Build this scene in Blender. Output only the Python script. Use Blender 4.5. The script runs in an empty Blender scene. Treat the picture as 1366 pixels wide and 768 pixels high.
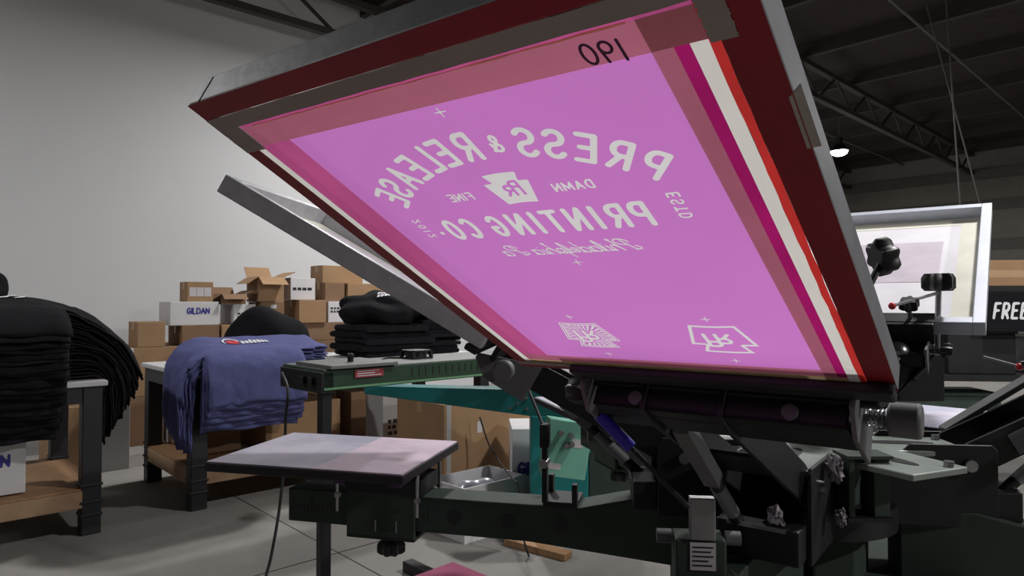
import bpy, bmesh, math, random
import numpy as np
from mathutils import Vector, Matrix

random.seed(7)
SC = bpy.context.scene
COL = SC.collection
V = Vector

# ------------------------------------------------------------------ camera
CH = 1.25                      # eye height
FPX, PCX, PCY, PITCH = 903.0, 683.0, 384.0, math.radians(1.3)
cam_d = bpy.data.cameras.new('camera')
cam = bpy.data.objects.new('camera', cam_d)
COL.objects.link(cam)
cam.location = (0, 0, CH)
cam.rotation_euler = (math.radians(90) + PITCH, 0, 0)
cam_d.sensor_width = 36
cam_d.lens = FPX / 1366 * 36
cam_d.clip_start = 0.02
SC.camera = cam

# ------------------------------------------------------------------ world and exposure
w = bpy.data.worlds.new('world')
SC.world = w
w.use_nodes = True
w.node_tree.nodes['Background'].inputs[0].default_value = (0.6, 0.65, 0.7, 1)
w.node_tree.nodes['Background'].inputs[1].default_value = 0.02
SC.view_settings.view_transform = 'Standard'
SC.view_settings.look = 'None'
SC.view_settings.gamma = 1
SC.view_settings.use_curve_mapping = False
SC.view_settings.exposure = 0.0
LAMP_W = 330.0                 # watts of a high-bay lamp at full output
LAMP_COL = (1.0, 0.985, 0.97)

# room axes: U runs along the pale wall, N points at it
U = V((0.731, 0.682, 0)).normalized()
N = V((-U.y, U.x, 0))


def rc(u, n, z=0.0):
    return U * u + N * n + V((0, 0, z))


def ray(px, py):
    a, b = (px - PCX) / FPX, (PCY - py) / FPX
    c, s = math.cos(PITCH), math.sin(PITCH)
    return V((a, c - b * s, s + b * c))


def at(px, py, d):
    """point on the pixel's ray at forward distance d"""
    r = ray(px, py)
    return r * (d / r.y) + V((0, 0, CH))


def on_n(px, py, n):
    r = ray(px, py)
    return r * (n / (r.x * N.x + r.y * N.y)) + V((0, 0, CH))


def on_z(px, py, z):
    r = ray(px, py)
    return r * ((z - CH) / r.z) + V((0, 0, CH))


# ------------------------------------------------------------------ materials
def lin(c):
    return tuple(((v / 255) / 12.92 if v / 255 <= .04045 else ((v / 255 + .055) / 1.055) ** 2.4) for v in c)


MATS = {}


def mat(name, rgb, rough=.6, metal=0.0, var=.12, scale=8.0, bump=.0, bscale=60.0, rgb2=None, stretch=None, spec=.5, thr=None):
    m = bpy.data.materials.new(name)
    MATS[name] = m
    m.use_nodes = True
    nt = m.node_tree
    b = nt.nodes['Principled BSDF']
    b.inputs['Roughness'].default_value = rough
    b.inputs['Metallic'].default_value = metal
    b.inputs['Specular IOR Level'].default_value = spec
    tc = nt.nodes.new('ShaderNodeTexCoord')
    mp = nt.nodes.new('ShaderNodeMapping')
    if stretch:
        mp.inputs['Scale'].default_value = stretch
    nt.links.new(tc.outputs['Object'], mp.inputs[0])
    nz = nt.nodes.new('ShaderNodeTexNoise')
    nz.inputs['Scale'].default_value = scale
    nz.inputs['Detail'].default_value = 6
    nz.inputs['Roughness'].default_value = .6
    nt.links.new(mp.outputs[0], nz.inputs['Vector'])
    rp = nt.nodes.new('ShaderNodeValToRGB')
    c = lin(rgb)
    if rgb2 is None:
        c0 = tuple(v * (1 - var) for v in c)
        c1 = tuple(min(1, v * (1 + var)) for v in c)
    else:
        c0, c1 = c, lin(rgb2)
    lo, hi = thr if thr else (.3, .7)
    rp.color_ramp.elements[0].position = lo
    rp.color_ramp.elements[1].position = hi
    rp.color_ramp.elements[0].color = (*c0, 1)
    rp.color_ramp.elements[1].color = (*c1, 1)
    nt.links.new(nz.outputs['Fac'], rp.inputs[0])
    nt.links.new(rp.outputs[0], b.inputs['Base Color'])
    if bump:
        n2 = nt.nodes.new('ShaderNodeTexNoise')
        n2.inputs['Scale'].default_value = bscale
        n2.inputs['Detail'].default_value = 4
        nt.links.new(mp.outputs[0], n2.inputs['Vector'])
        bp = nt.nodes.new('ShaderNodeBump')
        bp.inputs['Strength'].default_value = bump
        bp.inputs['Distance'].default_value = .01
        nt.links.new(n2.outputs['Fac'], bp.inputs['Height'])
        nt.links.new(bp.outputs[0], b.inputs['Normal'])
    return m


def mesh_mat(name, rgb, trans=.7, var=.05, scale=6.0, refl=None):
    """thin sheet that lets light through (stretched screen fabric, emulsion, tape)"""
    m = bpy.data.materials.new(name)
    MATS[name] = m
    m.use_nodes = True
    nt = m.node_tree
    nt.nodes.remove(nt.nodes['Principled BSDF'])
    out = nt.nodes['Material Output']
    tc = nt.nodes.new('ShaderNodeTexCoord')
    nz = nt.nodes.new('ShaderNodeTexNoise')
    nz.inputs['Scale'].default_value = scale
    nz.inputs['Detail'].default_value = 4
    nt.links.new(tc.outputs['Object'], nz.inputs['Vector'])
    rp = nt.nodes.new('ShaderNodeValToRGB')
    c = lin(rgb)
    rp.color_ramp.elements[0].position = .3
    rp.color_ramp.elements[1].position = .7
    rp.color_ramp.elements[0].color = (*[v * (1 - var) for v in c], 1)
    rp.color_ramp.elements[1].color = (*[min(1, v * (1 + var)) for v in c], 1)
    nt.links.new(nz.outputs['Fac'], rp.inputs[0])
    tr = nt.nodes.new('ShaderNodeBsdfTranslucent')
    df = nt.nodes.new('ShaderNodeBsdfDiffuse')
    mx = nt.nodes.new('ShaderNodeMixShader')
    mx.inputs[0].default_value = trans
    nt.links.new(rp.outputs[0], tr.inputs[0])
    nt.links.new(rp.outputs[0], df.inputs[0])
    nt.links.new(df.outputs[0], mx.inputs[1])
    nt.links.new(tr.outputs[0], mx.inputs[2])
    gl = nt.nodes.new('ShaderNodeBsdfGlossy')
    gl.inputs['Roughness'].default_value = .35
    fr = nt.nodes.new('ShaderNodeMixShader')
    fr.inputs[0].default_value = .03
    nt.links.new(mx.outputs[0], fr.inputs[1])
    nt.links.new(gl.outputs[0], fr.inputs[2])
    nt.links.new(fr.outputs[0], out.inputs[0])
    return m


def emit_mat(name, rgb, s):
    m = bpy.data.materials.new(name)
    MATS[name] = m
    m.use_nodes = True
    nt = m.node_tree
    b = nt.nodes['Principled BSDF']
    b.inputs['Base Color'].default_value = (*rgb, 1)
    b.inputs['Emission Color'].default_value = (*rgb, 1)
    b.inputs['Emission Strength'].default_value = s
    return m


mat('concrete', (138, 135, 131), .75, var=.12, scale=1.6, bump=.15, bscale=40, spec=.3)
mat('joint', (60, 58, 56), .9)
mat('wall_paint', (205, 206, 208), .8, var=.02, scale=.7, spec=.2)
mat('block_wall', (122, 119, 111), .9, var=.15, scale=1.0)
mat('block_band', (96, 93, 88), .9, var=.1)
mat('deck', (46, 36, 31), .9, var=.3, scale=1.5, stretch=(1, 6, 1))
mat('truss_steel', (58, 55, 52), .8)
mat('pipe_steel', (96, 94, 94), .6, .2)
mat('lamp_housing', (70, 70, 72), .4, .8)
emit_mat('lamp_lens', (1, .98, .95), 45)
mat('alu', (150, 150, 152), .42, .85, var=.12, scale=20, bump=.05)
mat('alu_dark', (132, 132, 138), .5, .25, var=.15, scale=25, bump=.06)
mat('alu_plain', (186, 186, 192), .5, .2, var=.12, scale=25, bump=.06)
mat('alu_bright', (190, 194, 206), .45, .2, var=.08)
mat('steel', (165, 165, 168), .28, .95, var=.08)
mat('black_metal', (30, 30, 32), .5, .1, var=.2, scale=20, bump=.05, spec=.4)
mat('black_plastic', (24, 24, 25), .45, var=.2, spec=.5)
mat('green_black', (44, 58, 50), .7, .0, var=.18, scale=14, bump=.05)
mat('green_paint', (40, 66, 48), .45, .1, var=.15, scale=10, bump=.03)
mat('dryer_grey', (112, 116, 114), .55, .2, var=.15, scale=9)
mat('dryer_strip', (105, 150, 112), .5)
mat('hub_grey', (138, 146, 140), .45, .4, var=.18, scale=10)
mat('red_face', (140, 22, 34), .5, var=.12, scale=12)
mat('grey_tape', (158, 150, 142), .7, var=.08, scale=14)
mesh_mat('emulsion', (226, 138, 226), .74, .03, 4)
mesh_mat('open_mesh', (242, 240, 242), .74, .04, 12)
mesh_mat('white_edge', (250, 247, 240), .72, .03, 14)
mesh_mat('cream_edge', (226, 196, 150), .6, .12, 30)
mesh_mat('tape_over_mesh', (200, 116, 142), .6, .08, 10)
mesh_mat('pink_edge', (214, 96, 160), .66, .1, 10)
mesh_mat('hot_pink', (190, 30, 120), .7, .15, 12)
mesh_mat('bright_red', (232, 64, 60), .6, .12, 16)
mesh_mat('corner_tape', (150, 84, 92), .5, .08, 10)
mesh_mat('pale_mesh', (228, 218, 230), .2, .06, 12)
mesh_mat('pale_violet_mesh', (246, 243, 250), .12, .05, 8)
mesh_mat('cream_tape', (246, 244, 230), .12, .05, 14)
mat('marker_ink', (92, 54, 92), .7)
mat('platen_edge', (26, 17, 28), .5, var=.35, scale=25, bump=.1)
mat('platen_pad', (200, 194, 208), .85, rgb2=(170, 170, 188), scale=5, thr=(.4, .6), bump=.1, bscale=140)
mat('platen_pad_pink', (222, 202, 216), .85, rgb2=(206, 188, 206), scale=18, bump=.1, bscale=160)
mat('platen_pad_white', (206, 204, 212), .85, var=.05, scale=10)
mat('platen_pad_rose', (178, 98, 128), .8, var=.08, scale=10)
mat('purple_metal', (70, 40, 78), .5, .2, var=.3, scale=18)
mat('knob_grey', (98, 98, 100), .5, var=.1)
mat('blue_grip', (44, 38, 160), .4, var=.1)
mat('label_white', (196, 192, 194), .6, var=.05)
mat('label_grey', (108, 108, 112), .55, var=.1)
mat('label_red', (150, 50, 60), .6)
mat('ink_dark', (34, 32, 36), .7)
mat('ink_blue', (58, 56, 140), .7)
mat('ink_white', (225, 226, 230), .8, var=.04)
mat('ink_red', (200, 52, 66), .8)
mat('teal_paint', (28, 122, 122), .45, .05, var=.12, scale=5)
mat('mint_paint', (122, 186, 166), .5, var=.06, scale=6)
mat('cardboard', (156, 124, 92), .85, var=.1, scale=5, bump=.05)
mat('cardboard_dark', (128, 100, 76), .85, var=.1, scale=5, bump=.05)
mat('cardboard_white', (208, 206, 208), .8, var=.05, scale=5)
mat('cardboard_grey', (168, 166, 166), .8, var=.06, scale=5)
mat('packing_tape', (176, 146, 112), .4, var=.05)
mat('wood', (172, 134, 98), .7, rgb2=(146, 110, 78), scale=9, stretch=(1, 8, 1))
mat('wood_edge', (176, 146, 116), .7, rgb2=(156, 126, 98), scale=9)
mat('table_top', (205, 204, 204), .5, var=.04)
mat('leg_plastic', (36, 36, 40), .5, var=.15)
mat('black_cloth', (24, 24, 28), .9, var=.2, scale=16, bump=.25, bscale=40, spec=.15)
mat('grey_black_cloth', (33, 32, 37), .9, var=.2, scale=16, bump=.25, bscale=40, spec=.15)
mat('navy_cloth', (92, 95, 142), .9, var=.12, scale=12, bump=.25, bscale=40, spec=.15)
mat('cable', (16, 16, 17), .6)
mat('lint', (140, 134, 142), .95, var=.15, scale=30)
mat('red_ball', (200, 40, 50), .35)
mat('foil', (206, 208, 222), .3, .4, var=.2, scale=12)


# ------------------------------------------------------------------ mesh builder
class MB:
    def __init__(s):
        s.v, s.f = [], []

    def add(s, vs, fs):
        k = len(s.v)
        s.v += [V(p) for p in vs]
        s.f += [tuple(i + k for i in q) for q in fs]
        return s

    def box(s, o, ax, ay, az):
        """o corner, three edge vectors"""
        o, ax, ay, az = V(o), V(ax), V(ay), V(az)
        vs = [o, o + ax, o + ax + ay, o + ay, o + az, o + ax + az, o + ax + ay + az, o + ay + az]
        return s.add(vs, [(0, 3, 2, 1), (4, 5, 6, 7), (0, 1, 5, 4), (1, 2, 6, 5), (2, 3, 7, 6), (3, 0, 4, 7)])

    def cbox(s, c, ax, ay, az):
        c, ax, ay, az = V(c), V(ax), V(ay), V(az)
        return s.box(c - (ax + ay + az) / 2, ax, ay, az)

    def bar(s, p, q, w_, h_, up=(0, 0, 1)):
        p, q, up = V(p), V(q), V(up)
        d = (q - p)
        sx = d.cross(up)
        if sx.length < 1e-6:
            sx = d.cross(V((1, 0, 0)))
        sx.normalize()
        sz = sx.cross(d).normalized()
        return s.box(p - sx * w_ / 2 - sz * h_ / 2, sx * w_, d, sz * h_)

    def prism(s, poly, fr, ext):
        """poly list of 2-d points, fr=(origin, xaxis, yaxis), ext vector"""
        o, ax, ay = V(fr[0]), V(fr[1]), V(fr[2])
        ext = V(ext)
        n = len(poly)
        a = [o + ax * x + ay * y for x, y in poly]
        b = [p + ext for p in a]
        fs = [tuple(range(n))[::-1], tuple(range(n, 2 * n))]
        fs += [(i, (i + 1) % n, n + (i + 1) % n, n + i) for i in range(n)]
        return s.add(a + b, fs)

    def cyl(s, p, q, r, n=14, r2=None):
        p, q = V(p), V(q)
        r2 = r if r2 is None else r2
        d = (q - p).normalized()
        e = d.orthogonal().normalized()
        g = d.cross(e)
        vs = [p + (e * math.cos(2 * math.pi * i / n) + g * math.sin(2 * math.pi * i / n)) * r for i in range(n)]
        vs += [q + (e * math.cos(2 * math.pi * i / n) + g * math.sin(2 * math.pi * i / n)) * r2 for i in range(n)]
        fs = [tuple(range(n))[::-1], tuple(range(n, 2 * n))]
        fs += [(i, (i + 1) % n, n + (i + 1) % n, n + i) for i in range(n)]
        return s.add(vs, fs)

    def star(s, p, q, r, lobes=6, depth=.28):
        """fluted knob"""
        p, q = V(p), V(q)
        d = (q - p)
        dn = d.normalized()
        e = dn.orthogonal().normalized()
        g = dn.cross(e)
        n = lobes * 6
        prof = [(0, .8), (.18, 1), (.75, 1), (1, .82)]
        vs, fs = [], []
        for t, k in prof:
            for i in range(n):
                an = 2 * math.pi * i / n
                rr = r * k * (1 - depth * (.5 - .5 * math.cos(lobes * an)))
                vs.append(p + d * t + (e * math.cos(an) + g * math.sin(an)) * rr)
        for j in range(len(prof) - 1):
            fs += [(j * n + i, j * n + (i + 1) % n, (j + 1) * n + (i + 1) % n, (j + 1) * n + i) for i in range(n)]
        fs += [tuple(range(n))[::-1], tuple(range((len(prof) - 1) * n, len(prof) * n))]
        return s.add(vs, fs)

    def tube(s, pts, r, n=8):
        pts = [V(p) for p in pts]
        vs, fs = [], []
        prev = None
        for i, p in enumerate(pts):
            d = (pts[min(i + 1, len(pts) - 1)] - pts[max(i - 1, 0)]).normalized()
            e = d.orthogonal().normalized() if prev is None else (prev - d * prev.dot(d)).normalized()
            prev = e
            g = d.cross(e)
            vs += [p + (e * math.cos(2 * math.pi * k / n) + g * math.sin(2 * math.pi * k / n)) * r for k in range(n)]
        for i in range(len(pts) - 1):
            fs += [(i * n + k, i * n + (k + 1) % n, (i + 1) * n + (k + 1) % n, (i + 1) * n + k) for k in range(n)]
        fs += [tuple(range(n))[::-1], tuple(range((len(pts) - 1) * n, len(pts) * n))]
        return s.add(vs, fs)

    def helix(s, p, q, r, turns, wire=.002, n=14):
        p, q = V(p), V(q)
        d = (q - p)
        dn = d.normalized()
        e = dn.orthogonal().normalized()
        g = dn.cross(e)
        m = int(turns * n)
        pts = [p + d * (i / m) + (e * math.cos(2 * math.pi * i / n) + g * math.sin(2 * math.pi * i / n)) * r for i in range(m + 1)]
        return s.tube(pts, wire, 5)

    def build(s, name, material, parent=None, smooth=False, bevel=0.0, solid=0.0, label=None):
        org = ORG.get(parent.name, V((0, 0, 0))) if parent else V((0, 0, 0))
        return finish(name, [tuple(p - org) for p in s.v], s.f, material, parent, smooth, bevel, solid, label, org)


ORG = {}


def finish(name, vs, fs, material, parent, smooth, bevel, solid, label, org, recalc=True):
    me = bpy.data.meshes.new(name)
    me.from_pydata(vs, [], fs)
    if recalc:
        bm = bmesh.new()
        bm.from_mesh(me)
        bmesh.ops.recalc_face_normals(bm, faces=bm.faces)
        bm.to_mesh(me)
        bm.free()
    if smooth:
        me.polygons.foreach_set('use_smooth', [True] * len(me.polygons))
        try:
            me.set_sharp_from_angle(angle=math.radians(40))
        except Exception:
            pass
    mats = material if isinstance(material, (list, tuple)) else [material]
    for m in mats:
        me.materials.append(MATS[m])
    o = bpy.data.objects.new(name, me)
    COL.objects.link(o)
    if parent:
        o.parent = parent
    if solid:
        md = o.modifiers.new('thickness', 'SOLIDIFY')
        md.thickness = solid
        md.offset = 0
    if bevel:
        md = o.modifiers.new('edge', 'BEVEL')
        md.width = bevel
        md.segments = 2
        md.limit_method = 'ANGLE'
        md.angle_limit = math.radians(40)
    if label:
        o['label'] = label
    ORG[o.name] = V(org)
    return o


def thing(name, loc, label, cat, group=None):
    o = bpy.data.objects.new(name, None)
    COL.objects.link(o)
    o.empty_display_size = .05
    o.location = loc
    ORG[o.name] = V(loc)
    tag(o, label, cat, group)
    return o


def tag(o, label, cat, group=None):
    o['label'] = label
    o['category'] = cat
    if group:
        o['group'] = group
    return o


def structure(o, label=None):
    o['kind'] = 'structure'
    if label:
        o['label'] = label
    return o


# ------------------------------------------------------------------ stroke lettering
def arc(cx, cy, rx, ry, a0, a1, n=10):
    return [(cx + rx * math.cos(math.radians(a0 + (a1 - a0) * i / n)), cy + ry * math.sin(math.radians(a0 + (a1 - a0) * i / n))) for i in range(n + 1)]


def bowl(y0, y1, x0=.0, x1=.3, r=.24):
    m, h = (y0 + y1) / 2, (y1 - y0) / 2
    return [(x0, y1), (x1, y1)] + arc(x1, m, r, h, 90, -90, 8) + [(x0, y0)]


GL = {
    'P': (.56, [[(0, 0), (0, 1)], bowl(.46, 1)]),
    'R': (.60, [[(0, 0), (0, 1)], bowl(.48, 1), [(.26, .48), (.56, 0)]]),
    'E': (.52, [[(.52, 0), (0, 0), (0, 1), (.52, 1)], [(0, .52), (.42, .52)]]),
    'F': (.50, [[(0, 0), (0, 1), (.5, 1)], [(0, .52), (.4, .52)]]),
    'S': (.56, [arc(.28, .75, .27, .25, 25, 270, 12) + arc(.28, .25, .27, .25, 90, -155, 12)[1:]]),
    'L': (.48, [[(0, 1), (0, 0), (.48, 0)]]),
    'A': (.64, [[(0, 0), (.32, 1), (.64, 0)], [(.12, .34), (.52, .34)]]),
    'D': (.58, [[(0, 0), (0, 1), (.24, 1)] + arc(.24, .5, .33, .5, 90, -90, 12) + [(0, 0)]]),
    'M': (.80, [[(0, 0), (.04, 1), (.40, .2), (.76, 1), (.8, 0)]]),
    'N': (.58, [[(0, 0), (0, 1), (.58, 0), (.58, 1)]]),
    'I': (.06, [[(.03, 0), (.03, 1)]]),
    'T': (.60, [[(.3, 0), (.3, 1)], [(0, 1), (.6, 1)]]),
    'G': (.58, [arc(.3, .5, .29, .5, 40, 330, 16) + [(.56, .45), (.34, .45)]]),
    'C': (.56, [arc(.3, .5, .29, .5, 45, 315, 16)]),
    'O': (.58, [arc(.29, .5, .29, .5, 0, 360, 20)]),
    '.': (.10, [[(.05, .38), (.051, .38)]]),
    '&': (.62, [[(.60, .02), (.18, .66)] + arc(.30, .80, .17, .2, 200, -20, 8) + [(.36, .58), (.14, .40)] + arc(.27, .22, .24, .22, 140, 340, 10) + [(.62, .48)]]),
    '0': (.52, [arc(.26, .5, .26, .5, 0, 360, 18)]),
    '1': (.12, [[(.06, 0), (.06, 1)]]),
    '2': (.52, [arc(.26, .74, .25, .26, 165, -30, 10) + [(0, 0), (.52, 0)]]),
    '9': (.50, [arc(.25, .72, .24, .28, 0, 360, 14), [(.49, .72), (.40, 0)]]),
    ' ': (.30, []),
    # script lower case
    'h': (.42, [[(0, 0), (.06, 1.0)] + arc(.05, .95, .05, .1, 180, 0, 5)[::-1], [(.0, .1)] + arc(.2, .32, .15, .2, 160, 0, 6) + [(.35, 0), (.44, .08)]]),
    'i': (.20, [[(.05, .5), (.05, .04), (.2, .06)], [(.08, .7), (.081, .7)]]),
    'l': (.22, [arc(.08, .6, .07, .42, 260, -60, 8) + [(.06, .04), (.22, .08)]]),
    'a': (.46, [arc(.18, .25, .17, .25, 20, 380, 12), [(.36, .5), (.36, .02), (.48, .08)]]),
    'd': (.46, [arc(.18, .25, .17, .25, 20, 380, 12), [(.37, 1.0), (.36, .02), (.48, .08)]]),
    'e': (.38, [[(.04, .24), (.3, .3)] + arc(.18, .28, .14, .22, 10, 320, 10) + [(.4, .1)]]),
    'p': (.46, [[(.04, .5), (.0, -.4)], arc(.2, .25, .17, .25, 180, -170, 12) + [(.46, .06)]]),
    'Q': (.75, [[(.25, 0), (.35, .95)], arc(.4, .75, .3, .26, 190, -95, 12), arc(.1, .2, .15, .15, 90, 330, 8)]),
}


def text_segs(txt, h, th, gap=.16, wide=1.0, slant=0.0, fixed=None):
    """segments of a straight line of text, centred on x, standing on y=0; metres"""
    segs, x = [], 0.0
    for c in txt:
        wd, st = GL[c]
        for pl in st:
            for a, b in zip(pl, pl[1:]):
                segs.append([(x + a[0] * wide) * h + slant * a[1] * h, a[1] * h, (x + b[0] * wide) * h + slant * b[1] * h, b[1] * h])
        x += wd * wide + gap
    W_ = (x - gap) * h
    S = np.array(segs)
    S[:, 0] -= W_ / 2
    S[:, 2] -= W_ / 2
    if fixed:
        k = fixed / W_
        S[:, 0] *= k
        S[:, 2] *= k
    return S, th / 2


def xf(S, dx, dy, rot=0.0, sc=1.0):
    c, s = math.cos(rot) * sc, math.sin(rot) * sc
    o = S.copy()
    for k in (0, 2):
        o[:, k] = S[:, k] * c - S[:, k + 1] * s + dx
        o[:, k + 1] = S[:, k] * s + S[:, k + 1] * c + dy
    return o


def seg_sdf(X, Y, S, r):
    d = np.full(X.shape, 1e3)
    for x0, y0, x1, y1 in S:
        dx, dy = x1 - x0, y1 - y0
        L2 = dx * dx + dy * dy + 1e-14
        t = np.clip(((X - x0) * dx + (Y - y0) * dy) / L2, 0, 1)
        d = np.minimum(d, np.hypot(X - x0 - t * dx, Y - y0 - t * dy))
    return d - r


def poly_sdf(X, Y, P):
    P = np.array(P)
    S = np.hstack([P, np.roll(P, -1, 0)])
    d = seg_sdf(X, Y, S, 0)
    ins = np.zeros(X.shape, bool)
    for x0, y0, x1, y1 in S:
        if y0 == y1:
            continue
        c = ((y0 > Y) != (y1 > Y)) & (X < (x1 - x0) * (Y - y0) / (y1 - y0) + x0)
        ins ^= c
    return np.where(ins, -d, d)


def contour(xs, ys, F, ID=None, keep_out=True):
    """split a grid along F=0: (verts2d, inside faces {id: [...]}, outside faces)"""
    nx, ny = len(xs), len(ys)
    verts = [(x, y) for y in ys for x in xs]
    Fl = F.ravel()
    ins, outs = {}, []
    cache = {}

    def cut(a, b):
        k = (a, b) if a < b else (b, a)
        if k not in cache:
            t = Fl[k[0]] / (Fl[k[0]] - Fl[k[1]])
            p, q = verts[k[0]], verts[k[1]]
            verts.append((p[0] + (q[0] - p[0]) * t, p[1] + (q[1] - p[1]) * t))
            cache[k] = len(verts) - 1
        return cache[k]

    neg = F < 0
    cnt = neg[:-1, :-1].astype(int) + neg[1:, :-1] + neg[:-1, 1:] + neg[1:, 1:]
    for j in range(ny - 1):
        row = cnt[j]
        i = 0
        while i < nx - 1:
            c = row[i]
            a = j * nx + i
            if c == 0 or c == 4:
                k = i
                # short runs keep corner vertices shared with neighbours
                q = (a, a + 1, a + 1 + nx, a + nx)
                if c == 0:
                    if keep_out:
                        outs.append(q)
                else:
                    ins.setdefault(int(ID[j, i]) if ID is not None else 0, []).append(q)
            else:
                eid = int(ID[j, i]) if ID is not None else 0
                for tri in ((a, a + 1, a + 1 + nx), (a, a + 1 + nx, a + nx)):
                    pi, po = [], []
                    for m in range(3):
                        p, q = tri[m], tri[(m + 1) % 3]
                        (pi if Fl[p] < 0 else po).append(p)
                        if (Fl[p] < 0) != (Fl[q] < 0):
                            x = cut(p, q)
                            pi.append(x)
                            po.append(x)
                    if len(pi) >= 3:
                        ins.setdefault(eid, []).append(tuple(pi))
                    if len(po) >= 3 and keep_out:
                        outs.append(tuple(po))
            i += 1
    return verts, ins, outs


def compact(verts, faces):
    used = sorted({i for f in faces for i in f})
    mp = {k: i for i, k in enumerate(used)}
    return [verts[k] for k in used], [tuple(mp[i] for i in f) for f in faces]


def print_text(name, txt, o, ax, ay, h, th, material, parent, gap=.16, wide=1.0, slant=0.0, label=None, step=None):
    """flat lettering centred at o in the plane ax, ay"""
    S, r = text_segs(txt, h, th, gap, wide, slant)
    x0, x1 = S[:, [0, 2]].min() - th, S[:, [0, 2]].max() + th
    y0, y1 = S[:, [1, 3]].min() - th, S[:, [1, 3]].max() + th
    st = step or th * .5
    xs = np.linspace(x0, x1, max(4, int((x1 - x0) / st)))
    ys = np.linspace(y0, y1, max(4, int((y1 - y0) / st)))
    X, Y = np.meshgrid(xs, ys)
    vv, ins, _ = contour(xs, ys, seg_sdf(X, Y, S, r), None, False)
    vv, ff = compact(vv, ins[0])
    o, ax, ay = V(o), V(ax).normalized(), V(ay).normalized()
    org = ORG.get(parent.name, V((0, 0, 0)))
    vs = [tuple(o + ax * x + ay * (y - h / 2) - org) for x, y in vv]
    return finish(name, vs, ff, material, parent, False, 0, 0, label, org, recalc=False)


# ================================================================== SETTING
U0, U1, N0, N1, HZ = -8.0, 20.5, -8.0, 8.0, 5.3

m = MB().box(rc(U0, N0, -.25), U * (U1 - U0), N * (N1 - N0), (0, 0, .242))
floor = structure(m.build('floor', 'joint'), 'dusty grey concrete floor')
us = [U0] + [1.7 + 3.1 * k for k in range(-3, 7) if U0 < 1.7 + 3.1 * k < U1] + [U1]
ns = [N0] + [3.1 + 3.1 * k for k in range(-4, 3) if N0 < 3.1 + 3.1 * k < N1] + [N1]
for a, b in zip(us, us[1:]):
    for c, d in zip(ns, ns[1:]):
        g = .0035
        MB().box(rc(a + g, c + g, -.008), U * (b - a - 2 * g), N * (d - c - 2 * g), (0, 0, .008)).build('slab', 'concrete', floor, bevel=.002)


def wall(name, p, q, t, material, label):
    d = (q - p)
    nn = V((-d.y, d.x, 0)).normalized() * t
    return structure(MB().box(p, d, nn, (0, 0, HZ)).build(name, material), label)


wall('wall_left', rc(U0, N1), rc(U1, N1), .2, 'wall_paint', 'pale grey painted warehouse wall behind the cardboard boxes')
wb = wall('wall_back', rc(U1, N1), rc(U1, N0), .2, 'block_wall', 'dark block wall far behind the press')
for z in (.9, 2.6, 3.6, 4.4):
    MB().box(rc(U1 - .03, N0 + .05, z), N * (N1 - N0 - .1), U * .03, (0, 0, .28)).build('block_course', 'block_band', wb)
wall('wall_right', rc(U1, N0), rc(U0, N0), .2, 'block_wall', 'block wall on the side away from the pale wall')
wall('wall_front', rc(U0, N0), rc(U0, N1), .2, 'wall_paint', 'plain painted wall behind the camera')

m = MB().box(rc(U0, N0, HZ), U * (U1 - U0), N * (N1 - N0), (0, 0, .15))
ceil = structure(m.build('ceiling', 'deck'), 'dark warehouse roof deck on steel trusses')
for k in range(15):
    u = U0 + 1 + 1.95 * k
    MB().box(rc(u - .04, N0, HZ - .2), U * .08, N * (N1 - N0), (0, 0, .2)).build('purlin', 'truss_steel', ceil)
for ti, n in enumerate((7.6, 4.6, 1.2, -2.4, -5.6)):
    m = MB()
    zb, zt = 4.55, HZ - .2
    for z in (zb, zt - .08):
        m.box(rc(U0 + .02, n - .05, z), U * (U1 - U0 - .04), N * .1, (0, 0, .08))
    k, u = 0, U0 + .2
    while u < U1 - .9:
        m.bar(rc(u, n, zb + .04 if k % 2 else zt - .04), rc(u + .7, n, zt - .04 if k % 2 else zb + .04), .035, .035)
        u += .7
        k += 1
    structure(m.build('trim_%d' % (ti + 1), 'truss_steel'), 'dark steel lattice roof truss')
for n, z in ((2.9, 5.04), (6.2, 5.04)):
    MB().cyl(rc(U0 + .3, n, z), rc(U1 - .02, n, z), .022, 8).build('sprinkler_pipe', 'pipe_steel', ceil, smooth=True)

# hanging cords near the far block wall
for i, (p, q, d, lb) in enumerate((((1262, 0), (1281, 275), 8.5, 'thin straight grey pull cord hanging from the dark roof'),
                                   ((1280, 170), (1311, 285), 9.0, 'thin slanting grey cord hanging from the dark roof'))):
    a, b = at(*p, d), at(*q, d)
    top = a + (a - b) * max(0, (HZ - .01 - a.z) / (a.z - b.z))
    pts = [top + (b - top) * (k / 10) for k in range(11)]
    tag(MB().tube(pts, .010, 6).build('hanging_cord', 'pipe_steel', smooth=True), lb, 'cord')

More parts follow.
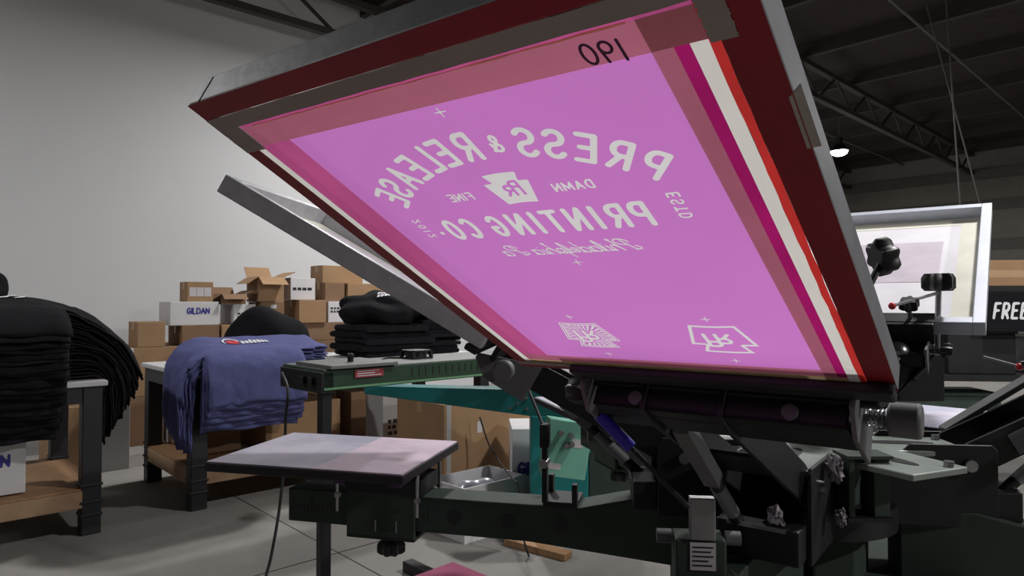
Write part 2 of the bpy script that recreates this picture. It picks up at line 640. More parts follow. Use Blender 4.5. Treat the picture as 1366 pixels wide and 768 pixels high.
# high-bay lamps, plus one added fill lamp behind the camera
proto = None
for u, n, pw_, lb in ((14.4, 5.55, .5, 'lit round high-bay lamp glaring beside the raised red frame'),
                 (9.4, 5.55, .4, 'lit round high-bay lamp hung between two lamps of the wall row'),
                 (4.4, 5.55, .42, 'lit round high-bay lamp hung near the pale wall above the shirt tables'),
                 (-1.6, 5.0, .22, 'lit round high-bay lamp hung behind the camera near the pale wall'),
                 (3.7, 0.13, .385, 'lit round high-bay lamp hung over the printing press'),
                 (3.5, -4.8, .85, 'added fill lamp in a high-bay housing, unseen behind the camera over the open floor'),  # added fill, brightens the dark frame sides that face the camera
                 (12.6, -1.0, .4, 'lit round high-bay lamp hung in the middle of the hall')):
    z = 4.36
    c = rc(u, n, z)
    t = thing('high_bay_lamp', c, lb, 'lamp')
    MB().cyl(c + V((0, 0, .02)), c + V((0, 0, .16)), .19, 24, .09).build('reflector', 'lamp_housing', t, smooth=True)
    MB().cyl(c + V((0, 0, .16)), c + V((0, 0, .3)), .07, 16).build('ballast', 'lamp_housing', t, smooth=True)
    MB().cyl(c + V((0, 0, .3)), c + V((0, 0, HZ - .21 - z)), .008, 8).build('suspension_rod', 'pipe_steel', t)
    dm = MB()
    for a0_, a1_ in ((0, 30), (30, 60), (60, 88)):
        dm.cyl(c + V((0, 0, .02 - .10 * math.sin(math.radians(a0_)))), c + V((0, 0, .02 - .10 * math.sin(math.radians(a1_)))), .165 * math.cos(math.radians(a0_)), 20, .165 * math.cos(math.radians(a1_)))
    dm.build('lens', 'lamp_lens', t, smooth=True)
    ld = bpy.data.lights.new('lamp_light', 'AREA')
    ld.shape = 'DISK'
    ld.size = .34
    ld.energy = LAMP_W * pw_
    ld.color = LAMP_COL
    lo = bpy.data.objects.new('lamp_light', ld)
    COL.objects.link(lo)
    lo.location = (0, 0, -.085)
    lo.parent = t

# ================================================================== PRESS
PC = V((.65, 1.48, 0))           # press centre
PLZ = .87                        # platen top


def polar(a):
    o = V((math.cos(math.radians(a)), math.sin(math.radians(a)), 0))
    return o, V((-o.y, o.x, 0))


press = thing('screen_printing_press', PC, 'dark green and black manual carousel screen printing press', 'printing press')
Z = V((0, 0, 1))

# centre column, base, hub plates
MB().prism([(.11 * math.cos(math.radians(22.5 + 45 * k)), .11 * math.sin(math.radians(22.5 + 45 * k))) for k in range(8)], (PC, V((1, 0, 0)), V((0, 1, 0))), (0, 0, .94)).build('column', 'green_black', press, bevel=.004)
for k in range(4):
    o, l = polar(45 * 0 + 90 * k + 20)
    MB().box(PC + o * .1 - l * .04, o * .55, l * .08, Z * .07).build('base_leg', 'green_black', press, bevel=.004)
MB().cyl(PC + Z * .64, PC + Z * .69, .30, 40).build('lower_hub', 'green_black', press, smooth=True)
MB().cyl(PC + Z * .79, PC + Z * .84, .165, 36).build('upper_hub', 'black_metal', press, smooth=True)

ARMS = [225.7, 165.7, 105.7, 45.7, -14.3]
for ai, an in enumerate(ARMS):
    o, l = polar(an)
    P = lambda r, x, z: PC + o * r + l * x + Z * z
    # tapering box arm: deeper beside the hub
    prof = [(.16, .66), (.62, .695), (1.25, .695), (1.25, .778), (.50, .782), (.30, .83), (.16, .83)]
    arm = MB().prism(prof, (P(0, -.045, 0), o, Z), l * .09).build('platen_arm', 'green_black', press, bevel=.003)
    for sgn in (-1, 1):
        for r in (.80, .67, .545):
            c = P(r, sgn * .0448, .738)
            MB().cyl(c, c + l * sgn * .0012, .0165, 18).build('hole', 'black_plastic', arm)
        mk = MB()
        for k in range(36):
            r = 1.235 - k * .0105
            if .885 < r < 1.09:
                continue
            hgt = .03 if k % 5 == 0 else .017
            mk.box(P(r, sgn * .0449, .725), o * .002, l * sgn * .0006, Z * hgt)
        mk.build('ruler_scale', 'ink_dark', arm)['kind'] = 'stuff'
    for r in (.63, .58):
        MB().cbox(P(r, .01, .7795), o * .022, l * .016, Z * .0012).build('slot', 'black_plastic', arm)
    if ai == 0:
        continue
    # registration gate: U bracket with an upright post
    gate = MB().box(P(.505, -.05, .781), o * .08, l * .1, Z * .012)
    gate.box(P(.575, .03, .79), o * .012, l * .022, Z * .13)
    gate.box(P(.505, .03, .79), o * .012, l * .022, Z * .045)
    gate.box(P(.575, -.05, .79), o * .012, l * .022, Z * .045)
    g = gate.build('registration_gate', 'black_metal', arm, bevel=.002)
    MB().box(P(.57, .026, .915), o * .022, l * .03, Z * .055).build('gate_stop', 'black_metal', arm, bevel=.004)
    MB().cyl(P(.581, .025, .88), P(.581, .06, .88), .010, 10).build('gate_bolt', 'steel', arm, smooth=True)

# upper spider plate, pale grey with dark slots
spider = MB()
pts = []
for k in range(6):
    a0 = 53 + 60 * k
    for da, r in ((-14, .30), (14, .30), (30, .17)):
        pts.append((r * math.cos(math.radians(a0 + da)), r * math.sin(math.radians(a0 + da))))
spider.prism(pts, (PC + Z * .94, V((1, 0, 0)), V((0, 1, 0))), (0, 0, .012))
MB_sp = spider.build('spider_plate', 'hub_grey', press, bevel=.002)
for k in range(6):
    o, l = polar(53 + 60 * k)
    sl = [(.10 + .075 + .075 * math.cos(t_), .018 * math.sin(t_)) for t_ in [2 * math.pi * i / 18 for i in range(18)]]
    MB().prism(sl, (PC + Z * .9521, o, l), (0, 0, .0008)).build('slot', 'black_plastic', MB_sp)
    MB().cyl(PC + o * .275 + l * .045 + Z * .952, PC + o * .275 + l * .045 + Z * .962, .009, 6).build('bolt', 'steel', MB_sp)
MB().cyl(PC + Z * .952, PC + Z * .985, .05, 24).build('hub_cap', 'black_metal', press, smooth=True)


def head_frame(an, tilt):
    o, l = polar(an)
    th = math.radians(tilt)
    a = o * math.cos(th) + Z * math.sin(th)
    n = Z * math.cos(th) - o * math.sin(th)
    return o, l, a, n


PIV_R, PIV_Z = .28, .925


def print_head(an, tilt, hd, W, big):
    """one print head; hd = distance from the pivot to the hinge edge of the screen"""
    o, l, a, n = head_frame(an, tilt)
    piv = PC + o * PIV_R + Z * PIV_Z
    P = lambda x, y, z: piv + l * x + a * y + n * z
    Q = lambda r, x, z: PC + o * r + l * x + Z * z
    # twin arm plates are the root part
    arm = MB()
    for sx in (-1, 1):
        arm.prism([(-.03, -.035), (hd - .06, -.05), (hd - .02, -.045), (hd - .02, .0), (hd - .10, .012), (.03, .03), (-.03, .025)], (P(sx * .055 - .004, 0, 0), a, n), l * .008)
    arm.box(P(-.055, .1, -.02), l * .11, a * .10, n * .008)
    h = arm.build('print_head', 'black_metal', press, bevel=.0015)
    # pivot bracket with bolt, fixed on the hub
    for sx in (-1, 1):
        br = [(.10, .80), (.335, .80), (.335, .955), (.325, .965), (.17, .965), (.10, .90)]
        MB().prism(br, (Q(0, sx * .075 - .004, 0), o, Z), l * .008).build('pivot_bracket', 'black_metal', h, bevel=.002)
        MB().cyl(piv + l * sx * .079, piv + l * sx * .09, .012, 12).build('pivot_bolt', 'steel', h, smooth=True)
    # cross channel under the clamp, set off to one side of the arm
    xo, hw = W * .068, W * .33
    ch = MB()
    ch.box(P(xo - hw, hd - .105, -.042), l * 2 * hw, a * .008, n * .04)
    ch.box(P(xo - hw, hd - .105, -.042), l * 2 * hw, a * .08, n * .007)
    ch.box(P(xo - hw, hd - .033, -.042), l * 2 * hw, a * .008, n * .034)
    c = ch.build('cross_channel', 'black_metal', h, bevel=.002)
    ch = MB()
    ch.cyl(P(xo - hw, hd - .058, -.030), P(xo + hw, hd - .058, -.030), .014, 16).build('torsion_bar', 'black_metal', h, smooth=True)
    for x in (-.6, .62):
        MB().cyl(P(xo + hw * x, hd - .025, -.028), P(xo + hw * x, hd - .019, -.028), .010, 16).build('channel_bolt', 'knob_grey', h, smooth=True)
    # end plates
    for sx in (-1, 1):
        MB().prism([(hd - .12, -.052), (hd - .03, -.052), (hd + .005, -.025), (hd + .005, -.014), (hd - .12, .03)], (P(xo + sx * (hw + .008) - .003, 0, 0), a, n), l * .006).build('end_plate', 'knob_grey', h, bevel=.0015)
    # clamp jaws below and above the frame
    MB().box(P(-W * .30, hd + .002, -.016), l * W * .80, a * .028, n * .014).build('lower_jaw', 'black_metal', h, bevel=.004)
    MB().box(P(-W * .30, hd - .02, .042), l * W * .76, a * .05, n * .012).build('upper_jaw', 'black_metal', h, bevel=.003)
    MB().box(P(-W * .30, hd - .034, -.012), l * W * .76, a * .012, n * .066).build('jaw_back', 'black_metal', h, bevel=.003)
    if not big:
        for x in (-.2, .3):
            MB().cyl(P(W * x, hd + .0, .054), P(W * x, hd + .0, .085), .006, 10).build('clamp_screw', 'steel', h, smooth=True)
            MB().star(P(W * x, hd + .0, .085), P(W * x, hd + .0, .115), .027, 6).build('clamp_knob', 'black_plastic', h, smooth=True)
    # side adjusters: threaded rod, spring and knob
    e, zk = hw + .011, -.012
    MB().cyl(P(xo + e, hd - .06, zk), P(xo + e + .035, hd - .06, zk), .005, 10).build('adjuster_rod', 'steel', h, smooth=True)
    MB().helix(P(xo + e + .001, hd - .06, zk), P(xo + e + .024, hd - .06, zk), .0105, 5, .0014).build('adjuster_spring', 'steel', h, smooth=True)
    MB().cyl(P(xo + e + .025, hd - .06, zk), P(xo + e + .060, hd - .06, zk), .0205, 20, .021).build('adjuster_knob', 'knob_grey', h, smooth=True, bevel=.004)
    MB().cyl(P(xo - e, hd - .06, zk), P(xo - e - .04, hd - .06, zk), .005, 10).build('adjuster_rod', 'steel', h, smooth=True)
    MB().helix(P(xo - e - .001, hd - .06, zk), P(xo - e - .026, hd - .06, zk), .0105, 5, .0014).build('adjuster_spring', 'black_metal', h, smooth=True)
    MB().star(P(xo - e - .027, hd - .06, zk), P(xo - e - .055, hd - .06, zk), .021, 6).build('adjuster_knob', 'black_plastic', h, smooth=True)
    # lift struts from the hub to the channel
    lo, hi = Q(.33, -.035, .83), P(-.035, hd - .12, -.03)
    mid = lo + (hi - lo) * .55
    MB().cyl(lo, mid, .012, 14).build('lift_spring_tube', 'black_metal', h, smooth=True)
    MB().cyl(lo + (mid - lo) * .45, lo + (mid - lo) * .9, .0124, 14).build('strut_label', 'label_grey', h, smooth=True)
    MB().bar(mid, hi, .026, .026).build('lift_strut', 'knob_grey', h, bevel=.002)
    # micro-registration lever on the side
    MB().cyl(P(xo - hw - .02, hd - .05, -.035), P(xo - hw + .10, hd - .20, -.13), .004, 8).build('lever_rod', 'black_metal', h, smooth=True)
    MB().cyl(P(xo - hw - .008, hd - .065, -.0445), P(xo - hw + .03, hd - .1125, -.0746), .010, 12).build('lever_grip', 'blue_grip' if big else 'black_plastic', h, smooth=True)
    # level bar behind the bracket
    MB().box(Q(.335, -.07, .81), o * .05, l * .14, Z * .06).build('stop_block', 'black_metal', h, bevel=.003)
    MB().box(Q(.386, -.05, .865), o * .004, l * .10, Z * .006).build('stop_edge', 'steel', h)
    return piv, l, a, n


# lint caught on the near side of the hub
for (px, py, d, sc_) in ((1113, 625, 1.22, .022), (1035, 690, 1.18, .02), (1122, 690, 1.22, .015)):
    c = at(px, py, d)
    bm = bmesh.new()
    bmesh.ops.create_icosphere(bm, subdivisions=3, radius=sc_)
    for v in bm.verts:
        v.co *= 1 + random.uniform(-.35, .35)
        v.co.x *= .5
    me = bpy.data.meshes.new('lint')
    bm.to_mesh(me)
    bm.free()
    me.materials.append(MATS['lint'])
    ob = bpy.data.objects.new('lint_tuft', me)
    COL.objects.link(ob)
    ob.parent = press
    ob.location = c - PC


# ------------------------------------------------------------------ screens
def screen_bars(t, org, l, a, n, W, L, bw, bh, material):
    P = lambda x, y, z: org + l * x + a * y + n * z
    MB().box(P(-W / 2, 0, 0), l * bw, a * L, n * bh).build('frame_bar', material, t, bevel=.002)
    MB().box(P(W / 2 - bw, 0, 0), l * bw, a * L, n * bh).build('frame_bar', material, t, bevel=.002)
    MB().box(P(-W / 2 + bw, 0, 0), l * (W - 2 * bw), a * bw, n * bh).build('frame_bar', material, t, bevel=.002)
    MB().box(P(-W / 2 + bw, L - bw, 0), l * (W - 2 * bw), a * bw, n * bh).build('frame_bar', material, t, bevel=.002)


# ---- main red-faced screen
AN1, T1 = 233.16, 27.78
o1, l1, a1, n1 = head_frame(AN1, T1)
HM = V((.224, .911, CH - .0985))                 # middle of the hinge edge
hd1 = (HM - (PC + o1 * PIV_R + Z * PIV_Z)).dot(a1)
print_head(AN1, T1, hd1, .516, True)
W1, L1 = .516, .61
main = thing('printing_screen', HM, 'tilted screen with red-faced frame and magenta stencil of mirrored white lettering', 'printing screen')
screen_bars(main, HM + n1 * .0006, l1, a1, n1, W1, L1, .020, .033, 'alu_dark')


def S1(s, t, z=0.0):
    return HM + l1 * (s - W1 / 2) + a1 * (L1 - t) + n1 * z


def patch(name, s0, s1, t0, t1, material, z=0.0, wob=0.0, label=None, skew=0.0):
    """flat strip on the print side; wob makes the long edges slightly ragged"""
    m = MB()
    long_t = (t1 - t0) > (s1 - s0)
    k = 24 if wob else 2
    a, b = [], []
    for i in range(k + 1):
        f = i / k
        w1 = random.uniform(-wob, wob) if 0 < i < k else 0
        w2 = random.uniform(-wob, wob) if 0 < i < k else 0
        if long_t:
            a.append(S1(s0 + w1 + skew * f, t0 + (t1 - t0) * f, z))
            b.append(S1(s1 + w2 + skew * f, t0 + (t1 - t0) * f, z))
        else:
            a.append(S1(s0 + (s1 - s0) * f, t0 + w1, z))
            b.append(S1(s0 + (s1 - s0) * f, t1 + w2, z))
    n_ = k + 1
    m.add(a + b, [(i, i + 1, n_ + i + 1, n_ + i) for i in range(k)])
    return m.build(name, material, main, label=label)


# opaque faces on the bars, a hair proud of the fabric
patch('red_face', 0, .0205, .0, .61, 'red_face', 0)
patch('red_face', .4885, .516, .0, .61, 'red_face', 0)
patch('red_face', .0205, .4885, 0, .0215, 'red_face', 0)
patch('red_face', .0205, .4885, .600, .61, 'red_face', 0)
patch('tape', 0.0, .505, .0215, .0375, 'grey_tape', -.0005, .0004, 'grey adhesive tape')
patch('tape', 0.0, .0325, .0375, .071, 'grey_tape', -.0005, .0004)
patch('tape', .482, .499, .0375, .070, 'grey_tape', -.0005, .0007)
patch('tape', .0, .516, .588, .600, 'grey_tape', -.0005, .0003)
# translucent borders in the plane of the fabric
patch('glue_line', .0325, .482, .0375, .0405, 'pink_edge', 0)
patch('glue_line', .05, .44, .0395, .0410, 'cream_edge', -.0003, .0005)
patch('mesh_border', .0325, .4455, .0405, .067, 'tape_over_mesh', 0)
patch('mesh_border', .4455, .482, .0405, .067, 'corner_tape', 0)
patch('bare_edge', .0205, .0305, .067, .588, 'white_edge', 0)
patch('mesh_border', .0305, .0755, .067, .56, 'pink_edge', 0)
patch('mesh_border', .4455, .4600, .067, .56, 'tape_over_mesh', 0)
patch('mesh_border', .4600, .4700, .067, .578, 'hot_pink', 0)
patch('bare_edge', .4700, .4815, .067, .588, 'white_edge', 0)
patch('red_edge', .4815, .4885, .0375, .588, 'bright_red', -.0003, .0006)
patch('mesh_border', .0305, .4600, .56, .578, 'tape_over_mesh', 0)
patch('glue_line', .0305, .4700, .578, .588, 'cream_edge', 0)
# bits of paper caught on the frame
MB().add([S1(-.003, .072, .003), S1(-.001, .095, .003), S1(-.012, .093, .008), S1(-.013, .080, .008)], [(0, 1, 2, 3)]).build('paper_scrap', 'label_white', main, solid=.0008)
MB().add([S1(.513, .125, -.001), S1(.513, .175, -.001), S1(.5205, .18, .004), S1(.5205, .12, .004)], [(0, 1, 2, 3)]).build('paper_scrap', 'grey_tape', main, solid=.0008)

# ---- stencil art in metres; X to the reader's right on the print (mirrored here)
CX = .2615


def keystone(cx, cy, k, rot=0.0):
    """upright keystone outline, k = half width of the shoulders"""
    pts = []
    pts += [(-.75 + 1.5 * i / 8, .90 + .05 * math.sin(math.pi * i / 8)) for i in range(9)]
    pts += [(.57, .43), (1.0, .40), (.675, -.90)]
    pts += [(.675 - 1.35 * i / 8, -.90 + .05 * math.sin(math.pi * i / 8)) for i in range(1, 9)]
    pts += [(-1.0, .40), (-.57, .43)]
    c, s = math.cos(rot) * k, math.sin(rot) * k
    return [(cx + x * c - y * s, cy + x * s + y * c) for x, y in pts]


def mono_segs(cx, cy, k, rot):
    """interlaced monogram"""
    sg = []
    for ch_, ox, oy in (('P', -.62, -.10), ('R', -.12, -.42)):
        for pl in GL[ch_][1]:
            for a_, b_ in zip(pl, pl[1:]):
                sg.append([ox + a_[0] * .95, oy + a_[1] * .85, ox + b_[0] * .95, oy + b_[1] * .85])
    sg.append([-.62, -.10, -.62, -.42])
    return xf(np.array(sg), cx, cy, rot, k)


elements = []          # (name, bbox, sdf function)


def el(name, S, r):
    elements.append((name, (S[:, [0, 2]].min() - .004, S[:, [0, 2]].max() + .004, S[:, [1, 3]].min() - .004, S[:, [1, 3]].max() + .004), lambda X, Y, S=S, r=r: seg_sdf(X, Y, S, r)))


# arched headline
R0, TC, AC = .2015, .3383, .2597   # baseline radius, arc centre (t and s)
word = 'PRESS&RELEASE'
angs = [40.9, 33.8, 26.8, 20.3, 14.0, 6.8, -1.1, -8.4, -14.3, -20.6, -27.1, -34.0, -40.2]
for c_, ag in zip(word, angs):
    hgt = .0315 if c_ != '&' else .019
    S, r = text_segs(c_, hgt, .0062, wide=.80)
    if c_ == '&':
        S[:, [1, 3]] += .006
    S[:, [1, 3]] += .0024
    ra = math.radians(ag)
    # reader's x is minus s: letters at positive angle stand to the reader's left
    el('lettering', xf(S, CX - AC - R0 * math.sin(ra), -TC + R0 * math.cos(ra), ra), (.0056 if c_ != '&' else .0032) / 2)
for c_, sc_ in zip('PRINTINGCO.', (.3655, .3426, .3224, .3019, .2767, .2574, .2361, .2095, .1750, .1515, .1320)):
    S, r = text_segs(c_, .032, .006, wide=.72 if c_ not in 'CO' else .70)
    el('lettering', xf(S, CX - sc_, -.2500), .0029)


def el_word(txt, h, gap, r_, place, slant=0.0, fixed=None):
    """a word whose letters are separate elements"""
    x, wid = 0.0, sum(GL[c][0] for c in txt) + gap * (len(txt) - 1)
    kx = (fixed / (wid * h)) if fixed else 1.0
    for c in txt:
        wd, stx = GL[c]
        sg = [[((x + a_[0] - wid / 2) * kx + slant * a_[1]) * h, a_[1] * h, ((x + b_[0] - wid / 2) * kx + slant * b_[1]) * h, b_[1] * h] for pl_ in stx for a_, b_ in zip(pl_, pl_[1:])]
        if sg:
            el('lettering', place(np.array(sg)), r_)
        x += wd + gap


el_word('DAMN', .0105, .34, .0010, lambda S: xf(S, -(.324 - CX), -.1905))
el_word('FINE', .0105, .34, .0010, lambda S: xf(S, -(.2005 - CX), -.1875))
S, r = text_segs('Qhiladelphia Qa', .020, .0013, gap=.04, slant=.45, fixed=.158)
el('lettering', xf(S, -.004, -.290), .00085)
el_word('ESTD', .010, .42, .0009, lambda S: xf(S, -(.4035 - CX) - .0050, -.227, -math.pi / 2))
el_word('2012', .0095, .6, .0008, lambda S: xf(S, -(.115 - CX) - .004, -.2265, -math.pi / 2))
for (s_, t_) in ((.2615, .0757), (.2622, .3085), (.1821, .4343), (.3543, .4359), (.1842, .5434), (.354, .5448)):
    k_ = .0055
    el('register_mark', np.array([[CX - s_ - k_, -t_, CX - s_ + k_, -t_], [CX - s_, -t_ - k_, CX - s_, -t_ + k_]]), .0007)
# emblem at the centre: keystone with the monogram left as emulsion
ek = keystone(-(.2625 - CX), -.1792, .0245)
ms = mono_segs(-(.2625 - CX), -.1815, .0165, 0)
elements.append(('emblem', (-.03, .026, -.204, -.152), lambda X, Y: np.maximum(poly_sdf(X, Y, ek), -seg_sdf(X, Y, ms, .0016))))
# two small emblems along the hinge edge, upside down
e2 = keystone(-(.3545 - CX), -.4856, .039, math.pi)
m2 = mono_segs(-(.3545 - CX), -.4850, .0265, math.pi)
elements.append(('emblem', (-.14, -.05, -.53, -.44), lambda X, Y: np.minimum(np.abs(poly_sdf(X, Y, e2) + .0020) - .0020, seg_sdf(X, Y, m2, .0023))))
e3 = keystone(-(.1832 - CX), -.4856, .039, math.pi)
m3 = mono_segs(-(.1832 - CX), -.4850, .0265, math.pi)


def hatch(X, Y):
    d = poly_sdf(X, Y, e3)
    ms_ = seg_sdf(X, Y, m3, .0022)
    an = np.arctan2(Y + .4850, X - (CX - .1832))
    rr = np.hypot(Y + .4850, X - (CX - .1832))
    ray_ = -(np.sin(an * 26) - .1) * rr / 26
    ray_ = np.maximum(ray_, d + .0062)
    ray_ = np.maximum(ray_, .0018 - ms_)
    out = np.minimum(np.abs(d + .0008) - .0009, np.abs(d + .0043) - .0010)
    return np.minimum(np.minimum(out, ms_), ray_)


elements.append(('emblem', (.03, .13, -.53, -.44), hatch))

ss = np.linspace(.0755, .4455, 310)
ts = np.linspace(.067, .56, 412)
SX, TY = np.meshgrid(ss, ts)
AX, AY = CX - SX, -TY
F = np.full(AX.shape, 1.0)
ID = np.zeros(AX.shape, int)
for i, (nm, (x0, x1, y0, y1), fn) in enumerate(elements):
    msk = (AX > x0) & (AX < x1) & (AY > y0) & (AY < y1)
    r_, c_ = np.where(msk)
    if len(r_) == 0:
        continue
    sl = (slice(r_.min(), r_.max() + 1), slice(c_.min(), c_.max() + 1))
    f = fn(AX[sl], AY[sl])
    upd = f < F[sl]
    F[sl] = np.where(upd, f, F[sl])
    ID[sl] = np.where(upd, i, ID[sl])
F = np.where(np.abs(F) < 1e-7, 1e-7, F)
vv, ins, outs = contour(ss, ts, F, ID)


def art(name, faces, material, label=None):
    v2, f2 = compact(vv, faces)
    vs = [tuple(S1(s_, t_) - HM) for s_, t_ in v2]
    return finish(name, vs, f2, material, main, False, 0, 0, label, HM, recalc=False)


art('emulsion', outs, 'emulsion', 'magenta emulsion stretched across the frame')
for i, fs in sorted(ins.items()):
    art(elements[i][0], fs, 'open_mesh')
# handwritten number on the taped border, seen from behind
S, r = text_segs('190', .017, .002, gap=.25, slant=.15)
S = xf(S, 0, 0, .12)
xs = np.linspace(-.022, .024, 70)
ys = np.linspace(-.006, .024, 45)
X_, Y_ = np.meshgrid(xs, ys)
v2, i2, _ = contour(xs, ys, seg_sdf(X_, Y_, S, .0011), None, False)
v2, f2 = compact(v2, i2[0])
finish('handwritten_number', [tuple(S1(.4165 - x, .066 - y, -.0006) - HM) for x, y in v2], f2, 'marker_ink', main, False, 0, 0, None, HM, False)

# ---- second screen, grey frame seen nearly edge-on
AN2, T2 = 173.2, 30.2
o2, l2, a2, n2 = head_frame(AN2, T2)
hd2 = .47
piv2, *_ = print_head(AN2, T2, hd2, .508, False)
H2 = piv2 + a2 * hd2
scr2 = thing('printing_screen', H2, 'bare grey aluminium screen raised behind the red-faced screen', 'printing screen')
screen_bars(scr2, H2, l2, a2, n2, .508, .63, .025, .040, 'alu_plain')
MB().add([H2 + l2 * x + a2 * y + n2 * .0012 for x, y in ((-.229, .025), (.229, .025), (.229, .605), (-.229, .605))], [(0, 1, 2, 3)]).build('mesh', 'pale_mesh', scr2)
for x in (-.229, .205):
    MB().add([H2 + l2 * p + a2 * y + n2 * .0022 for p, y in ((x, .025), (x + .024, .025), (x + .024, .605), (x, .605))], [(0, 1, 2, 3)]).build('tape', 'cream_tape', scr2)
MB().add([H2 + l2 * p + a2 * y + n2 * .0022 for p, y in ((-.2, .56), (.2, .56), (.2, .605), (-.2, .605))], [(0, 1, 2, 3)]).build('tape', 'cream_tape', scr2)

# ---- third screen, pale, far side of the press
AN4, T4 = 53.0, 31.0
o4, l4, a4, n4 = head_frame(AN4, T4)
hd4 = .46
piv4, *_ = print_head(AN4, T4, hd4, .584, False)
H4 = piv4 + a4 * hd4
scr4 = thing('printing_screen', H4, 'pale screen with whitish mesh and taped corners across the press', 'printing screen')
screen_bars(scr4, H4, l4, a4, n4, .584, .787, .030, .042, 'alu_bright')
MB().add([H4 + l4 * x + a4 * y + n4 * .0012 for x, y in ((-.262, .03), (.262, .03), (.262, .757), (-.262, .757))], [(0, 1, 2, 3)]).build('mesh', 'pale_violet_mesh', scr4)
for x0, x1, y0, y1 in ((-.262, -.205, .03, .757), (.205, .262, .03, .757), (-.205, .205, .70, .757), (-.205, .205, .03, .10)):
    MB().add([H4 + l4 * p + a4 * y + n4 * .0022 for p, y in ((x0, y0), (x1, y0), (x1, y1), (x0, y1))], [(0, 1, 2, 3)]).build('tape', 'cream_tape', scr4)
MB().add([H4 + l4 * p + a4 * y + n4 * .0024 for p, y in ((-.16, .30), (.16, .30), (.16, .58), (-.16, .58))], [(0, 1, 2, 3)]).build('ink_stain', 'pale_mesh', scr4)

# heads with no screen
for an in (113.2, -7.0):
    print_head(an, 30.0, .44, .508, False)

# grey name plate on the head arm that rises to the right
oo, ll, aa, nn = head_frame(-7.0, 30.0)
pv = PC + oo * PIV_R + Z * PIV_Z
MB().box(pv - ll * .0605 + aa * .10 - nn * .035, aa * .12, ll * -.0008, nn * .045).build('name_plate', 'label_grey', press)


# ------------------------------------------------------------------ platens
def platen(an, W, r0, r1, pad, label, split=False):
    o, l = polar(an)
    P = lambda r, x, z: PC + o * r + l * x + Z * z
    t = thing('platen', P((r0 + r1) / 2, 0, .80), label, 'platen')
    bw = W / 2
    MB().box(P(r0, -bw, PLZ - .024), o * (r1 - r0), l * W, Z * .021).build('board', 'platen_edge', t, bevel=.003)
    e = .004
    if split:
        rm = r0 + (r1 - r0) * .44
        MB().box(P(r0 + e, -bw + e, PLZ - .003), o * (rm - r0 - e), l * (W - 2 * e), Z * .003).build('pad', 'platen_pad_pink', t)
        MB().box(P(rm, -bw + e, PLZ - .003), o * (r1 - rm - e), l * (W - 2 * e), Z * .003).build('pad', 'platen_pad', t)
    else:
        MB().box(P(r0 + e, -bw + e, PLZ - .003), o * (r1 - r0 - 2 * e), l * (W - 2 * e), Z * .003).build('pad', pad, t, bevel=.001)
    # steel cross rails under the board
    for r in (r0 + .03, r0 + .17):
        MB().box(P(r, -bw * .72, PLZ - .046), o * .03, l * bw * 1.44, Z * .022).build('rail', 'purple_metal' if split else 'black_metal', t, bevel=.002)
    MB().box(P(r0 + .01, -.06, .784), o * .20, l * .12, Z * .04).build('mounting_plate', 'black_metal', t, bevel=.002)
    # saddle clamped round the arm
    sd = MB()
    for sx in (-1, 1):
        sd.box(P(.90, sx * .052 - .005, .672), o * .18, l * .01, Z * .114)
    sd.box(P(.90, -.057, .672), o * .18, l * .114, Z * .010)
    sd.build('saddle', 'green_black', t, bevel=.002)
    for sx in (-1, 1):
        for r in (.885, 1.095):
            MB().cyl(P(r, sx * .075, .74), P(r, sx * .075, PLZ - .03), .0045, 8).build('levelling_bolt', 'steel', t, smooth=True)
            MB().cyl(P(r, sx * .075, .775), P(r, sx * .075, .785), .009, 6).build('nut', 'steel', t)
        for r in (.945, 1.0):
            MB().box(P(r, sx * .0575, .692), o * .003, l * sx * .0006, Z * .028).build('slot', 'steel', t)
    c = P(.985, 0, .672)
    MB().cyl(c - Z * .02, c, .008, 10).build('knob_shaft', 'black_plastic', t, smooth=True)
    MB().star(c - Z * .052, c - Z * .018, .036, 7).build('knob', 'black_plastic', t, smooth=True)
    return t


platen(165.7, .384, .872, 1.386, None, 'empty lint-covered lavender and pink platen below the grey screen', True)
platen(225.7, .40, .85, 1.33, 'platen_pad_rose', 'rose-stained platen under the red-faced screen')
platen(105.7, .384, .88, 1.39, 'platen_pad', 'pale lavender platen beside the teal machine')
platen(45.7, .384, .88, 1.39, 'platen_pad', 'pale lavender platen under the pale screen')
platen(-14.3, .384, .88, 1.39, 'platen_pad', 'pale lavender platen at the station with the grey name plate')

# ---- grey gate block with silver strip and printed label, on the near side of the hub
gb = at(935, 720, 1.14)
ob, lb_ = polar(225.7)
side = V((1, -.12, 0)).normalized()
back = V((.12, 1, 0)).normalized()
g0 = V((gb.x, gb.y, 0))
MB().box(g0 - side * .042 + Z * .70, side * .084, back * .06, Z * .155).build('gate_block', 'green_black', press, bevel=.004)
MB().box(g0 - side * .018 - back * .004 + Z * .855, side * .042, back * .02, Z * .07).build('silver_strip', 'alu', press, bevel=.002)
lab = MB().box(g0 - side * .018 - back * .0015 + Z * .805, side * .042, back * .001, Z * .046).build('printed_label', 'label_white', press)
for k, wd in enumerate((.034, .03, .034, .026, .032)):
    MB().box(g0 - side * .014 - back * .002 + Z * (.842 - k * .0075), side * wd, back * .0004, Z * .0025).build('print_line', 'ink_dark', lab)
for sx in (-1, 1):
    MB().cyl(g0 + side * sx * .045 + back * .03 + Z * .85, g0 + side * sx * .07 + back * .03 + Z * .85, .012, 12).build('gate_roller', 'knob_grey', press, smooth=True)

